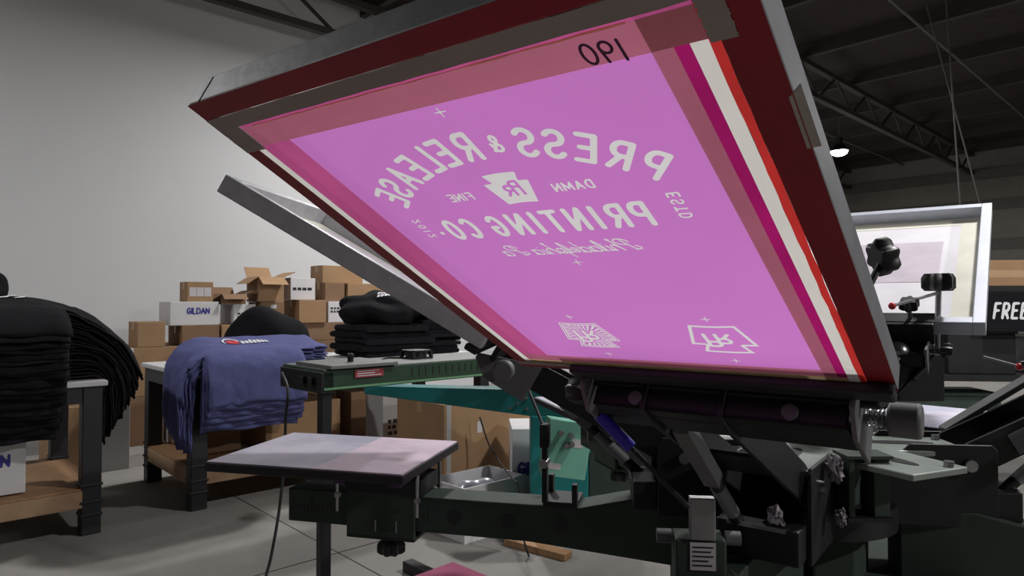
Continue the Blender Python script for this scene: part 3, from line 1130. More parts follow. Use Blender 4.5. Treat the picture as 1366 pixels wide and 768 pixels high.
# ---- green square bracket standing on the hub
hb0, hb1 = at(1132, 612, 1.27), at(1188, 690, 1.27)
wz = hb0.z - hb1.z
for x0_, w_ in ((hb0.x, .012), (hb0.x + .047, .030)):
    MB().box(V((x0_, 1.27, hb1.z)), V((w_, 0, 0)), V((0, .05, 0)), Z * wz).build('hub_bracket_post', 'green_black', press, bevel=.002)
MB().box(V((hb0.x - .004, 1.265, hb0.z)), V((.085, 0, 0)), V((0, .06, 0)), Z * .006).build('hub_bracket_top', 'green_black', press)
MB().box(V((hb0.x - .004, 1.265, hb1.z - .008)), V((.085, 0, 0)), V((0, .06, 0)), Z * .008).build('hub_bracket_base', 'black_metal', press)

# ---- tall knob and lever at the pale screen
k0 = at(1250, 470, 1.95)
k1 = at(1252, 388, 1.95)
MB().cyl(k0, k1, .008, 10).build('tall_screw', 'steel', press, smooth=True)
MB().star(k1, k1 + Z * .05, .045, 6).build('tall_knob', 'black_plastic', press, smooth=True)
q0, q1 = at(1250, 391, 1.94), at(1190, 408, 1.86)
MB().bar(q0, q1, .012, .006).build('clamp_lever', 'alu', press)
MB().add([], [])
bm = bmesh.new()


def ball(name, c, r, material, parent, sub=2):
    bm = bmesh.new()
    bmesh.ops.create_uvsphere(bm, u_segments=14, v_segments=9, radius=r)
    vs = [tuple(v.co + c - ORG[parent.name]) for v in bm.verts]
    fs = [tuple(v.index for v in f.verts) for f in bm.faces]
    bm.free()
    return finish(name, vs, fs, material, parent, True, 0, 0, None, ORG[parent.name])


bm.free()
ball('lever_ball', q1, .010, 'red_ball', press)
kk = at(1178, 345, 1.55)
MB().star(kk - V((.02, 0, .0)), kk + V((.02, 0, .01)), .046, 6).build('side_knob', 'black_plastic', press, smooth=True)
MB().cyl(kk, at(1150, 400, 1.5), .008, 8).build('side_knob_shaft', 'black_metal', press, smooth=True)
bx0 = at(1198, 478, 1.9)
MB().box(bx0 - Z * .12, V((.13, 0, 0)), V((0, .1, 0)), Z * .13).build('clamp_box', 'black_metal', press, bevel=.003)
MB().box(bx0 + Z * .01, V((.14, 0, 0)), V((0, .1, 0)), Z * .008).build('clamp_lid', 'alu', press)
ball('chrome_cap', at(1197, 470, 1.92), .032, 'steel', press)

la, lb2 = at(1312, 476, 1.72), at(1360, 489, 1.66)
MB().bar(la, lb2, .012, .006).build('clamp_lever', 'alu', press)
MB().bar(at(1395, 482, 1.7), lb2, .012, .006).build('clamp_lever', 'alu', press)
ball('lever_ball', lb2, .009, 'red_ball', press)
MB().bar(at(1258, 573, 1.52), at(1380, 500, 1.50), .035, .012).build('support_bar', 'knob_grey', press, bevel=.002)

# ================================================================== FLASH DRYER
D0 = at(432, 493, 2.58)
D0 = V((D0.x, D0.y, 0))
dz0, dz1, dL, dW = .915, .995, 1.25, .36
dry = thing('flash_dryer', D0, 'long green flash dryer with grey top on a black post', 'dryer')
MB().box(D0 + Z * dz0, U * dL, N * dW, Z * (dz1 - dz0)).build('housing', 'green_paint', dry, bevel=.003)
MB().box(D0 + U * .004 + N * .004 + Z * dz1, U * (dL - .008), N * (dW - .008), Z * .003).build('top_panel', 'dryer_grey', dry)
MB().box(D0 - N * .004 + Z * (dz0 + .004), U * dL, N * .004, Z * .008).build('trim_strip', 'dryer_strip', dry)
for k in range(19):
    MB().box(D0 + U * (.40 + k * .036) - N * .001 + Z * (dz0 + .03), U * .006, N * .0012, Z * .036).build('vent_slot', 'black_plastic', dry)
MB().box(D0 + U * -.012 + N * .0 + Z * (dz0 - .01), U * .055, N * dW * .99, Z * .082).build('end_cap', 'black_metal', dry, bevel=.003)
MB().box(D0 + U * .02 - N * .02 + Z * (dz1 + .003), U * .30, N * .30, Z * .014).build('cover_plate', 'dryer_grey', dry, bevel=.002)
pl = MB().box(D0 + U * .13 - N * .0055 + Z * (dz0 + .042), U * .13, N * .001, Z * .032).build('maker_plate', 'label_red', dry)
for k, wd in enumerate((.10, .08, .11)):
    MB().box(D0 + U * .14 - N * .0062 + Z * (dz0 + .065 - k * .009), U * wd, N * .0005, Z * .004).build('print_line', 'label_white', pl)
kc = D0 + U * .17 + N * .10 + Z * (dz1 + .017)
MB().cyl(kc, kc + Z * .012, .012, 12).build('dial_base', 'black_plastic', dry, smooth=True)
MB().star(kc + Z * .012, kc + Z * .034, .014, 8, .1).build('dial', 'black_plastic', dry, smooth=True)
fc = D0 + U * .52 + N * .16 + Z * (dz1 + .003)
fan = MB()
fan.box(fc, U * .11, N * .11, Z * .006)
fan.box(fc + Z * .032, U * .11, N * .11, Z * .006)
for du in (0, .096):
    for dn in (0, .096):
        fan.box(fc + U * du + N * dn, U * .014, N * .014, Z * .038)
fan.cyl(fc + U * .055 + N * .055 + Z * .004, fc + U * .055 + N * .055 + Z * .034, .048, 20)
fan.build('cooling_fan', 'black_plastic', dry)
cb = [fc + U * (.0 - .25 * i / 10) + N * (.05 + .06 * math.sin(i * .6)) + Z * .004 for i in range(11)]
MB().tube(cb, .004, 6).build('fan_lead', 'cable', dry, smooth=True)
MB().box(D0 + U * .0 + N * .012, U * .042, N * .042, Z * (dz0 - .0)).build('post', 'black_metal', dry, bevel=.003)
MB().box(D0 + U * -.28 + N * .005, U * .9, N * .055, Z * .05).build('base_bar', 'black_metal', dry, bevel=.003)
MB().box(D0 + U * .56 + N * -.2, U * .055, N * .5, Z * .05).build('base_bar', 'black_metal', dry, bevel=.003)
for q in ((-.012, .05), (-.012, .12)):
    MB().box(D0 + U * (q[0] - .014) + N * q[1] + Z * (dz0 + .02), U * .014, N * .035, Z * .03).build('switch_box', 'black_plastic', dry, bevel=.003)

# power cable from the dryer to the floor
ca = D0 + U * -.03 + N * .30 + Z * .965
pts = [ca]
for px, py, d in ((384, 520, 2.62), (381, 560, 2.6), (380, 610, 2.56), (376, 650, 2.52), (371, 690, 2.48), (362, 740, 2.42), (355, 768, 2.38), (345, 810, 2.30)):
    pts.append(at(px, py, d))
e_ = pts[-1].copy()
e_.z = .006
pts += [V((e_.x - .02, e_.y - .02, .12)), V((e_.x - .06, e_.y - .05, .008)), V((e_.x - .5, e_.y - .1, .008))]
sm = []
for i in range(len(pts) - 1):
    p0, p1, p2, p3 = pts[max(i - 1, 0)], pts[i], pts[i + 1], pts[min(i + 2, len(pts) - 1)]
    for k in range(6):
        t = k / 6
        sm.append(.5 * ((2 * p1) + (p2 - p0) * t + (2 * p0 - 5 * p1 + 4 * p2 - p3) * t * t + (3 * p1 - p0 - 3 * p2 + p3) * t ** 3))
sm.append(pts[-1])
tag(MB().tube(sm, .0055, 8).build('power_cable', 'cable', smooth=True), 'black power cable hanging from the flash dryer to the floor', 'cable')

# ================================================================== TEAL MACHINE
T0 = at(708, 600, 3.55)
T0 = V((T0.x, T0.y, 0))
teal = thing('teal_machine', T0, 'teal painted press with tapering beam and mint control box', 'machine')
MB().box(T0, V((.30, 0, 0)), V((0, .3, 0)), Z * .66).build('pedestal', 'teal_paint', teal, bevel=.006)
bt = at(545, 518, 3.66)
bb = at(545, 529, 3.66)
r1_, r2_ = at(715, 520, 3.56), at(715, 556, 3.56)
dirv = V((r1_.x - bt.x, r1_.y - bt.y, 0))
bl = dirv.length
dirv.normalize()
nv = V((-dirv.y, dirv.x, 0))
MB().prism([(-.25, bb.z + .01), (bl, r2_.z), (bl + .35, r2_.z), (bl + .35, r1_.z), (bl, r1_.z), (-.25, bt.z + .01)], (V((bt.x, bt.y, 0)), dirv, Z), nv * .12).build('beam', 'teal_paint', teal, bevel=.004)
for fx, fz in ((.93, .3), (.93, .7), (.86, .5), (.80, .3)):
    c = V((bt.x, bt.y, 0)) + dirv * bl * fx + Z * (r2_.z + (r1_.z - r2_.z) * fz)
    MB().cyl(c, c - nv * .006, .008, 8).build('beam_bolt', 'steel', teal, smooth=True)
# tilted control box
cb0 = at(757, 600, 3.22)
ex = V((1, .12, -.16)).normalized()
ez = V((.16, 0, 1)).normalized()
ey = V((-.12, 1, 0)).normalized()
MB().cbox(cb0 + ey * .05, ex * .215, ey * .09, ez * .27).build('control_box', 'mint_paint', teal, bevel=.004)
for dx, dz in ((-.045, .075), (.005, .07), (.015, .03), (-.01, .02)):
    c = cb0 + ex * dx + ez * dz + ey * .005
    MB().cyl(c, c - ey * .02, .013, 12).build('control_knob', 'steel', teal, smooth=True)
MB().cbox(cb0 + ex * .045 + ez * .035 + ey * .0045, ex * .05, ey * .001, ez * .04).build('control_label', 'label_white', teal)
MB().cbox(cb0 - ex * .05 - ez * .085 + ey * .0045, ex * .06, ey * .001, ez * .03).build('control_label', 'label_white', teal)
MB().cyl(cb0 + ey * .06 + ex * .11, cb0 + ey * .36 + ex * .02 - ez * .02, .02, 10).build('control_arm', 'teal_paint', teal, smooth=True)
MB().box(T0 + V((.30, .02, .2)), V((.35, 0, 0)), V((0, .26, 0)), Z * .40).build('motor_housing', 'green_black', teal, bevel=.01)


# ================================================================== TABLES
def table(u0, u1, n0, n1, label, z_top=.83, z_sh=.25):
    t = thing('work_table', rc((u0 + u1) / 2, (n0 + n1) / 2), label, 'table')
    MB().box(rc(u0 - .02, n0 - .02, z_top - .03), U * (u1 - u0 + .04), N * (n1 - n0 + .04), Z * .03).build('table_top', 'table_top', t, bevel=.006)
    for n in (n0, n1 - .04):
        MB().box(rc(u0 + .1, n, z_top - .12), U * (u1 - u0 - .2), N * .04, Z * .09).build('apron', 'leg_plastic', t)
        MB().box(rc(u0 + .09, n + (.0 if n == n0 else .0), z_sh - .10), U * (u1 - u0 - .18), N * .04, Z * .09).build('shelf_rail', 'wood_edge', t, bevel=.003)
    for u in (u0, u1 - .04):
        MB().box(rc(u, n0 + .09, z_top - .12), U * .04, N * (n1 - n0 - .18), Z * .09).build('apron', 'leg_plastic', t)
        MB().box(rc(u, n0 + .09, z_sh - .10), U * .04, N * (n1 - n0 - .18), Z * .09).build('shelf_rail', 'wood_edge', t, bevel=.003)
    MB().box(rc(u0 + .005, n0 + .005, z_sh - .008), U * (u1 - u0 - .01), N * (n1 - n0 - .01), Z * .012).build('shelf', 'wood', t)
    for u in (u0, u1 - .095):
        for n in (n0, n1 - .095):
            lg = MB()
            lg.box(rc(u, n, 0), U * .095, N * .095, Z * (z_top - .03))
            l_ = lg.build('leg', 'leg_plastic', t, bevel=.006)
            for z in (.10, .17, .26):
                MB().box(rc(u - .006, n - .006, z), U * .107, N * .107, Z * .014).build('leg_collar', 'leg_plastic', l_, bevel=.003)
    return t


table(-1.3, .90, 4.25, 5.25, 'black-legged wooden work table under the tall black shirt stack')
table(1.38, 3.75, 4.30, 5.30, 'black-legged wooden work table under the navy shirt stack')


# ------------------------------------------------------------------ draped shirts
def bend(q, rho):
    if q <= 0:
        return 0.0, 0.0
    an = q / rho
    if an < math.pi / 2:
        return rho * math.sin(an), rho * (1 - math.cos(an))
    return rho, rho + (q - rho * math.pi / 2)


def shirt(uc, nhem, zt, h, end_u, end_dir, front_n, material, seed, rad_end=.04, rad_front=.03, body=.52, length=.74, sleeve=.5, slv=.5,
          kf=1.9, kff=.8, hang=.6, hangf=.8, thick=.009, hf=1.0, hb=1.0):
    """a T-shirt lying on the table, hem over the front edge and one sleeve over the end"""
    rnd = random.Random(seed)
    ph = [rnd.uniform(0, 6.28) for _ in range(8)]
    ju, jn = rnd.uniform(-.012, .012), rnd.uniform(-.015, .015)
    rot = rnd.uniform(-.02, .02)
    na, nb = 48, 36
    half = body / 2 + sleeve

    def pos(a, b):
        a2, b2 = a + ju - rot * (b - .4), b + jn + rot * a
        u, n = uc + a2, nhem + b2
        t = max(0, min(1, (n - front_n) / .42))
        z = zt + h * (hf + (hb - hf) * (t * t * (3 - 2 * t)))
        re_, rf_ = rad_end + h * kf, rad_front + h * kff
        eu = end_u - end_dir * (re_ - rad_end - h * hang)
        fn_ = front_n + (rf_ - rad_front - h * hangf)
        du, dzu = bend((u - eu) * end_dir, re_)
        if (u - eu) * end_dir > 0:
            u = eu + end_dir * du
        dn, dzn = bend(fn_ - n, rf_)
        if n < fn_:
            n = fn_ - dn
        z -= dzu + dzn
        wv = .004 * math.sin(a * 23 + ph[0] + b * 7) + .003 * math.sin(b * 31 + ph[1] + a * 11) + .002 * math.sin((a + b) * 47 + ph[2])
        if dzn > .03:
            n -= (wv * 1.6 + .006 * math.sin(a * 40 + ph[3])) * min(1, dzn * 6)
            z += .005 * math.sin(a * 17 + ph[4])
        elif dzu > .05:
            u += end_dir * (wv + .009 * math.sin(b * 48 + ph[5])) * min(1, dzu * 6)
            z += .014 * math.sin(b * 26 + ph[6])
        else:
            z += wv * .6
        return rc(u, n, z)

    idx, vs, fs = {}, [], []
    for j in range(nb + 1):
        b = length * j / nb
        for i in range(na + 1):
            a = -half + 2 * half * i / na
            lim = body / 2
            if b > length * slv:
                lim = body / 2 + sleeve * min(1, (b - length * slv) / .05)
                if b > length * .93:
                    lim = body / 2 + sleeve * .9
            if a * end_dir < 0:
                lim = min(lim, body / 2 + .20)
            if abs(a) > lim + half / na:
                continue
            idx[(i, j)] = len(vs)
            vs.append(pos(a, b))
    for j in range(nb):
        for i in range(na):
            q = [(i, j), (i + 1, j), (i + 1, j + 1), (i, j + 1)]
            if all(k in idx for k in q):
                fs.append(tuple(idx[k] for k in q))
    return MB().add(vs, fs).build('t_shirt', material, smooth=True, solid=thick), pos


def cloth_print(pos, shirt_ob, polys, material, off):
    """flat print that follows the cloth; polygons in the shirt's own a, b"""
    m = MB()
    for pl_ in polys:
        m.add([pos(a, b) + Z * off for a, b in pl_], [tuple(range(len(pl_)))])
    return m.build('chest_print', material, shirt_ob, solid=.0006)


NB = 22
for k in range(NB):
    ob_, pos_ = shirt(.44, 4.25 - .33, .838, .008 + k * .0185, .88, 1, 4.24, 'black_cloth' if k % 5 else 'grey_black_cloth', 100 + k, rad_end=.03, sleeve=.62, slv=.52, thick=.009, hb=1.12, kf=1.4)
    if k == NB - 1:
        tag(ob_, 'black t-shirt with white print, topmost of the tall black stack', 'shirt', 'black shirts on the table')
        sp = []
        for i in range(9):
            a0, b0 = -.20 + .035 * i, .62 + .03 * math.sin(i * 2.1)
            sp.append([(a0, b0), (a0 + .05, b0 + .02), (a0 + .06, b0 + .055), (a0 + .01, b0 + .03)])
        cloth_print(pos_, ob_, sp, 'ink_white', .012)
    else:
        tag(ob_, 'black t-shirt lying in the tall black stack on the table', 'shirt', 'black shirts on the table')
NV = 15
for k in range(NV):
    ob_, pos_ = shirt(1.72, 4.28 - .40, .838, .006 + k * .0088, 1.42, -1, 4.27, 'navy_cloth', 300 + k, rad_end=.04, sleeve=.52, slv=.46, body=.60, thick=.005, hb=1.5, kf=1.5, kff=1.2, hangf=1.0)
    if k == NV - 1:
        tag(ob_, 'navy t-shirt with red and white chest print, topmost of its stack', 'shirt', 'navy shirts on the table')
        ca_, cb_ = -.06, .58
        ring = []
        for i in range(10):
            a0, a1_ = math.radians(10 + i * 20), math.radians(30 + i * 20)
            ring.append([(ca_ + math.cos(a) * r_, cb_ + math.sin(a) * r_ * 1.3) for a, r_ in ((a0, .045), (a1_, .045), (a1_, .056), (a0, .056))])
        cloth_print(pos_, ob_, ring, 'ink_white', .008)
        cloth_print(pos_, ob_, [[(ca_ - .03, cb_ - .03), (ca_ + .01, cb_ - .035), (ca_ + .01, cb_ + .035), (ca_ - .03, cb_ + .03)], [(ca_ + .013, cb_ - .035), (ca_ + .045, cb_ - .03), (ca_ + .04, cb_ + .02), (ca_ + .013, cb_ + .03)]], 'ink_red', .008)
        cloth_print(pos_, ob_, [[(ca_ + .06 + .026 * i, cb_ - .035), (ca_ + .079 + .026 * i, cb_ - .035), (ca_ + .079 + .026 * i, cb_ + .015 + (.02 if i == 2 else 0)), (ca_ + .06 + .026 * i, cb_ + .015)] for i in range(7)], 'ink_white', .008)
    else:
        tag(ob_, 'navy t-shirt lying in the stack below the printed one', 'shirt', 'navy shirts on the table')


SURF = {}


def lump(name, c, sx, sy, sz, seed, material, label, cat, rotz=0.0, flat=.35, amp=.12):
    """crumpled garment: a flattened, folded blob resting on c"""
    rnd = random.Random(seed)
    dirs = [(V((rnd.gauss(0, 1), rnd.gauss(0, 1), rnd.gauss(0, 1))).normalized(), rnd.uniform(3, 9), rnd.uniform(0, 6.28)) for _ in range(9)]
    bm = bmesh.new()
    bmesh.ops.create_icosphere(bm, subdivisions=5, radius=1)
    vs, fs = [], []
    cr, sr = math.cos(rotz), math.sin(rotz)
    for v in bm.verts:
        p = v.co.copy()
        r_ = 1 + sum(amp / 4 * math.sin(p.dot(d) * f + h) for d, f, h in dirs)
        p *= r_
        x, y, z = p.x * sx, p.y * sy, p.z * sz
        if z < -flat * sz:
            z = -flat * sz + (z + flat * sz) * .04
        z += flat * sz + .04 * sz * (1 - flat)
        vs.append(tuple(V((x * cr - y * sr, x * sr + y * cr, z)) + c))
    fs = [tuple(v.index for v in f.verts) for f in bm.faces]
    bm.free()
    o = finish(name, vs, fs, material, None, True, 0, 0, None, V((0, 0, 0)))

    def surf(p):
        p = V(p).normalized()
        q = p * (1 + sum(amp / 4 * math.sin(p.dot(d) * f + h) for d, f, h in dirs)) * 1.015
        x, y, z = q.x * sx, q.y * sy, q.z * sz + flat * sz + .04 * sz * (1 - flat)
        return V((x * cr - y * sr, x * sr + y * cr, z)) + c
    SURF[o.name] = surf
    return tag(o, label, cat)


RZ = math.atan2(U.y, U.x)
lump('crumpled_shirt', rc(.33, 4.72, 1.285), .19, .15, .12, 5, 'black_cloth', 'bunched black garment lying on top of the tall black shirt stack', 'shirt', RZ)
lump('black_hoodie', rc(2.20, 5.16, .838), .34, .17, .30, 9, 'black_cloth', 'bunched black hoodie heaped behind the navy shirts', 'hoodie', RZ, .25, .08)

# folded black shirts with rounded folds, further along the table
def folded(uc, nc, z, wu, wn, th, material, label, seed, fold=None):
    rnd = random.Random(seed)
    ph = rnd.uniform(0, 6)
    m = MB()
    prof = []
    n = 10
    r = th / 2
    for i in range(n + 1):
        a = math.pi / 2 + math.pi * i / n
        prof.append((-wu / 2 + r + r * math.cos(a), r + r * math.sin(a)))
    for i in range(6):
        prof.append((-wu / 2 + r + (wu - 2 * r) * (i + 1) / 7, .0))
    for i in range(n + 1):
        a = -math.pi / 2 + math.pi * i / n
        prof.append((wu / 2 - r + r * math.cos(a), r + r * math.sin(a)))
    for i in range(6):
        prof.append((wu / 2 - r - (wu - 2 * r) * (i + 1) / 7, th))
    k = len(prof)
    S_ = 10
    vs, fs = [], []
    for j in range(S_ + 1):
        v_ = -wn / 2 + wn * j / S_
        pinch = 1 - .12 * (abs(j - S_ / 2) / (S_ / 2)) ** 6
        for x, y in prof:
            yy = y * pinch + th * (1 - pinch) * .3
            vs.append(rc(uc + x * (1 - .02 * math.sin(j * 1.7 + ph)), nc + v_ + .006 * math.sin(x * 30 + ph), z + yy + (.004 * math.sin(x * 18 + j * .9 + ph) if y > th * .5 else 0)))
    for j in range(S_):
        fs += [(j * k + i, j * k + (i + 1) % k, (j + 1) * k + (i + 1) % k, (j + 1) * k + i) for i in range(k)]
    fs += [tuple(range(k))[::-1], tuple(range(S_ * k, (S_ + 1) * k))]
    m.add(vs, fs)
    o = m.build('folded_shirt', material, smooth=True)
    tag(o, label, 'shirt', 'folded black shirts')
    return o


z = .835
FS = [.050] * 5
for k, th in enumerate(FS):
    last = folded(2.95 + random.uniform(-.04, .04), 4.72 + random.uniform(-.03, .03), z, .62 + random.uniform(-.08, .04), .5, th * 1.12, 'black_cloth' if k % 2 else 'grey_black_cloth',
                  'black folded shirt in the stack under the rolled printed shirt', 40 + k)
    z += th * .97
roll = lump('rolled_shirt', rc(2.93, 4.70, z + .008), .34, .24, .19, 33, 'black_cloth', 'black rolled shirt with white print on the folded black stack', 'shirt', RZ, .45, .16)
sf = SURF[roll.name]
pr = MB()
for i in range(5):
    th_ = math.radians(-120 + 9 * i)
    for ph_ in (48, 58):
        q = [(math.cos(math.radians(e)) * math.cos(t_), math.cos(math.radians(e)) * math.sin(t_), math.sin(math.radians(e))) for t_, e in ((th_, ph_), (th_ + .13, ph_ + 1), (th_ + .16, ph_ + 8), (th_ + .02, ph_ + 7))]
        pr.add([sf(p) for p in q], [(0, 1, 2, 3)])
pr.build('chest_print', 'ink_white', roll, solid=.001)
z = .835
for k in range(12):
    folded(3.42 + random.uniform(-.03, .03), 4.78 + random.uniform(-.02, .02), z, .40 + random.uniform(-.05, .05), .56, .039, 'grey_black_cloth' if k % 3 else 'black_cloth',
           'charcoal folded shirt in the stack beside the printed black one', 70 + k)
    z += .034
lump('black_hoodie', rc(3.42, 4.78, z), .2, .26, .12, 12, 'black_cloth', 'black hoodie lying on the charcoal folded shirts', 'hoodie', RZ)


# ================================================================== BOXES
def carton(name, u0, u1, n0, dn, z0, z1, material, label, open_=None, tape=True, group=None):
    if z0 > .05:
        z0 += .0015
    t = thing(name, rc((u0 + u1) / 2, n0 + dn / 2, z0), label, 'box', group)
    th = .006
    if open_ is None:
        b = MB().box(rc(u0, n0, z0), U * (u1 - u0), N * dn, Z * (z1 - z0)).build('body', material, t, bevel=.004)
        if tape and material.startswith('cardboard'):
            w_ = .05
            nm = n0 + dn / 2 - w_ / 2
            tp = MB().box(rc(u0 - .0008, nm, z1), U * (u1 - u0 + .0016), N * w_, Z * .0008)
            tp.box(rc(u0 - .0008, nm, z1 - .07), U * .0008, N * w_, Z * .07)
            tp.build('packing_tape', 'packing_tape', t)
            MB().box(rc(u0 + .002, n0 + dn / 2 - .002, z1 + .0008), U * (u1 - u0 - .004), N * .004, Z * .0003).build('flap_seam', 'cardboard_dark', t)
    else:
        for nm, o_, a_, b_ in (('side_wall', rc(u0, n0, z0), U * (u1 - u0), N * th), ('side_wall', rc(u0, n0 + dn - th, z0), U * (u1 - u0), N * th),
                               ('side_wall', rc(u0, n0 + th, z0), U * th, N * (dn - 2 * th)), ('side_wall', rc(u1 - th, n0 + th, z0), U * th, N * (dn - 2 * th))):
            MB().box(o_, a_, b_, Z * (z1 - z0)).build(nm, material, t)
        MB().box(rc(u0, n0, z0), U * (u1 - u0), N * dn, Z * th).build('bottom', material, t)
        f = open_
        MB().box(rc(u0, n0, z1), U * (u1 - u0), (-N * .8 - Z * .55) * f, N * .004 + Z * .002).build('flap', material, t)
        MB().box(rc(u0, n0 + dn, z1), U * (u1 - u0), (N * .6 + Z * .8) * f, -N * .004).build('flap', material, t)
        MB().box(rc(u0, n0, z1), N * dn, (-U * .75 - Z * .5) * f, Z * .004).build('flap', material, t)
        MB().box(rc(u1, n0, z1), N * dn, (U * .9 + Z * .4) * f, Z * .004).build('flap', material, t)
    return t


def marks(t, u0, n0, z0, wd, ht, rows, material='ink_dark', seed=1):
    """illegible rows of print on the front face"""
    rnd = random.Random(seed)
    m = MB()
    for r_ in range(rows):
        zz = z0 + ht * (1 - (r_ + .8) / rows)
        x = 0
        while x < wd:
            k = rnd.uniform(.02, .05)
            m.box(rc(u0 + x, n0 - .0012, zz), U * min(k, wd - x + .005), N * .0012, Z * (ht / rows * .6))
            x += k + .012
    m.build('printed_marks', material, t)


def up(px, n):
    p = on_n(px, 405, n)
    return p.x * U.x + p.y * U.y


NP = 6.6
zB, zC, zD = .86, 1.045, 1.275
for k in range(5):
    carton('cardboard_box', 1.42 + .60 * k, 1.42 + .60 * k + .585, NP, .8, 0, zB - .43, 'cardboard' if k % 2 else 'cardboard_dark', 'large brown box on the floor at the foot of the wall pile', group='large boxes under the pile')
    carton('cardboard_box', 1.42 + .60 * k, 1.42 + .60 * k + .585, NP, .8, zB - .43, zB, 'cardboard_dark' if k % 2 else 'cardboard', 'large brown box in the second layer of the wall pile', group='large boxes in the second layer')
carton('cardboard_box', up(184, NP), up(221, NP), NP, .30, zB, 1.085, 'cardboard', 'brown box at the low end of the wall pile')
t = carton('cardboard_box', up(243, NP), up(293, NP), NP, .40, zB, zC, 'cardboard_dark', 'flat brown box under the white blue-lettered box')
carton('cardboard_box', up(296, NP), up(345, NP), NP, .40, zB, zC, 'cardboard', 'brown box behind the bunched black hoodie')
carton('cardboard_box', up(348, NP), up(396, NP), NP, .40, zB, zC, 'cardboard_dark', 'brown box under the small labelled box of the wall pile')
carton('cardboard_box', up(399, NP), up(462, NP), NP, .40, zB, zC, 'cardboard_dark', 'brown box behind the folded black shirts')
t = carton('cardboard_box', up(228, NP), up(293, NP), NP + .02, .34, zC, zD - .01, 'cardboard_white', 'white box with blue lettering in the wall pile', tape=False)
print_text('box_lettering', 'GILDAN', rc((up(252, NP) + up(279, NP)) / 2, NP + .0185, zC + .135), U, Z, .05, .012, 'ink_blue', t, gap=.2)
t = carton('cardboard_box', up(313, NP), up(342, NP), NP + .02, .36, zC, 1.24, 'cardboard_white', 'white box with black marks under the flat open box', tape=False)
marks(t, up(318, NP), NP + .02, zC + .06, .16, .06, 2, seed=3)
t = carton('cardboard_box', up(350, NP), up(381, NP), NP + .03, .32, zC, 1.265, 'cardboard_dark', 'brown box with a small white sticker below the gaping box')
MB().box(rc(up(363, NP), NP + .029, 1.2), U * .06, N * .001, Z * .035).build('sticker', 'label_white', t)
carton('cardboard_box', up(398, NP), up(434, NP), NP - .02, .40, zC, zD + .01, 'cardboard', 'brown box between the stickered box and the marked white box')
t = carton('cardboard_box', up(438, NP), up(462, NP), NP, .34, zC, 1.27, 'cardboard_white', 'white box with black marks beside the raised grey screen', tape=False)
marks(t, up(441, NP), NP, zC + .1, .10, .07, 2, seed=4)
t = carton('cardboard_box', up(252, NP), up(287, NP), NP + .05, .22, zD - .01, 1.452, 'cardboard', 'small brown box with white shipping labels on top of the pile')
for k in range(3):
    MB().box(rc(up(255 + 10 * k, NP), NP + .049, zD + .04), U * .062, N * .001, Z * .085).build('shipping_label', 'label_white', t)
carton('cardboard_box', up(298, NP), up(330, NP), NP + .04, .30, 1.24, 1.34, 'cardboard_dark', 'shallow open brown box on the marked white box', open_=.09)
carton('cardboard_box', up(347, NP), up(381, NP), NP + .04, .30, 1.265, 1.515, 'cardboard', 'gaping brown box with folded-out flaps on the pile', open_=.14)
t = carton('cardboard_box', up(391, NP), up(424, NP), NP + .06, .30, zD + .01, 1.515, 'cardboard_white', 'white box with black print on top of the pile', tape=False)
marks(t, up(394, NP), NP + .06, zD + .10, .21, .05, 1, seed=5)
carton('cardboard_box', up(436, NP), up(462, NP), NP + .04, .30, 1.27, 1.47, 'cardboard_dark', 'brown box on the marked white box by the raised grey screen')
carton('cardboard_box', up(436, NP), up(490, NP), NP + .10, .28, 1.47, 1.66, 'cardboard', 'highest brown box of the wall pile')
carton('cardboard_box', up(465, NP), up(530, NP), NP + .02, .40, zB, 1.47, 'cardboard', 'tall brown box at the end of the wall pile')
# pale carton at the corner of the navy table, low left of pile
carton('storage_carton', 1.20, 1.40, 5.75, .35, 0, .87, 'cardboard_grey', 'tall grey carton standing behind the navy table corner', tape=False)
carton('paper_stack', 1.17, 1.42, 5.75, .30, .87, .905, 'cardboard_white', 'low white carton lying on the tall grey carton', tape=False)

# on the shelves of the tables
carton('storage_box', 1.52, 1.80, 4.62, .55, .262, .50, 'cardboard_dark', 'brown box on the shelf under the navy shirts')
t = carton('storage_box', 1.50, 1.72, 5.0 - .0 + .18, .10, .262, .46, 'cardboard_grey', 'grey box at the back corner of the navy table shelf', tape=False)
carton('storage_box', 1.90, 2.45, 4.45, .50, .262, .56, 'cardboard', 'long brown box on the shelf behind the navy shirts')
carton('storage_box', 2.52, 3.0, 4.42, .50, .262, .60, 'cardboard_dark', 'dark brown box on the shelf behind the dryer post')
t = carton('storage_box', .17, .57, 4.34, .5, .262, .58, 'cardboard_white', 'white blue-lettered box on the shelf below the black shirts', tape=False)
print_text('box_lettering', 'GILDAN', rc(.39, 4.3385, .44), U, Z, .055, .013, 'ink_blue', t, gap=.2)
carton('storage_box', -.45, .10, 4.5, .5, .262, .58, 'cardboard_grey', 'grey box beside the white box on the black table shelf', tape=False)
carton('storage_box', .88, 1.15, 5.75, .35, 0, .50, 'cardboard', 'brown box on the floor in the gap between the tables')

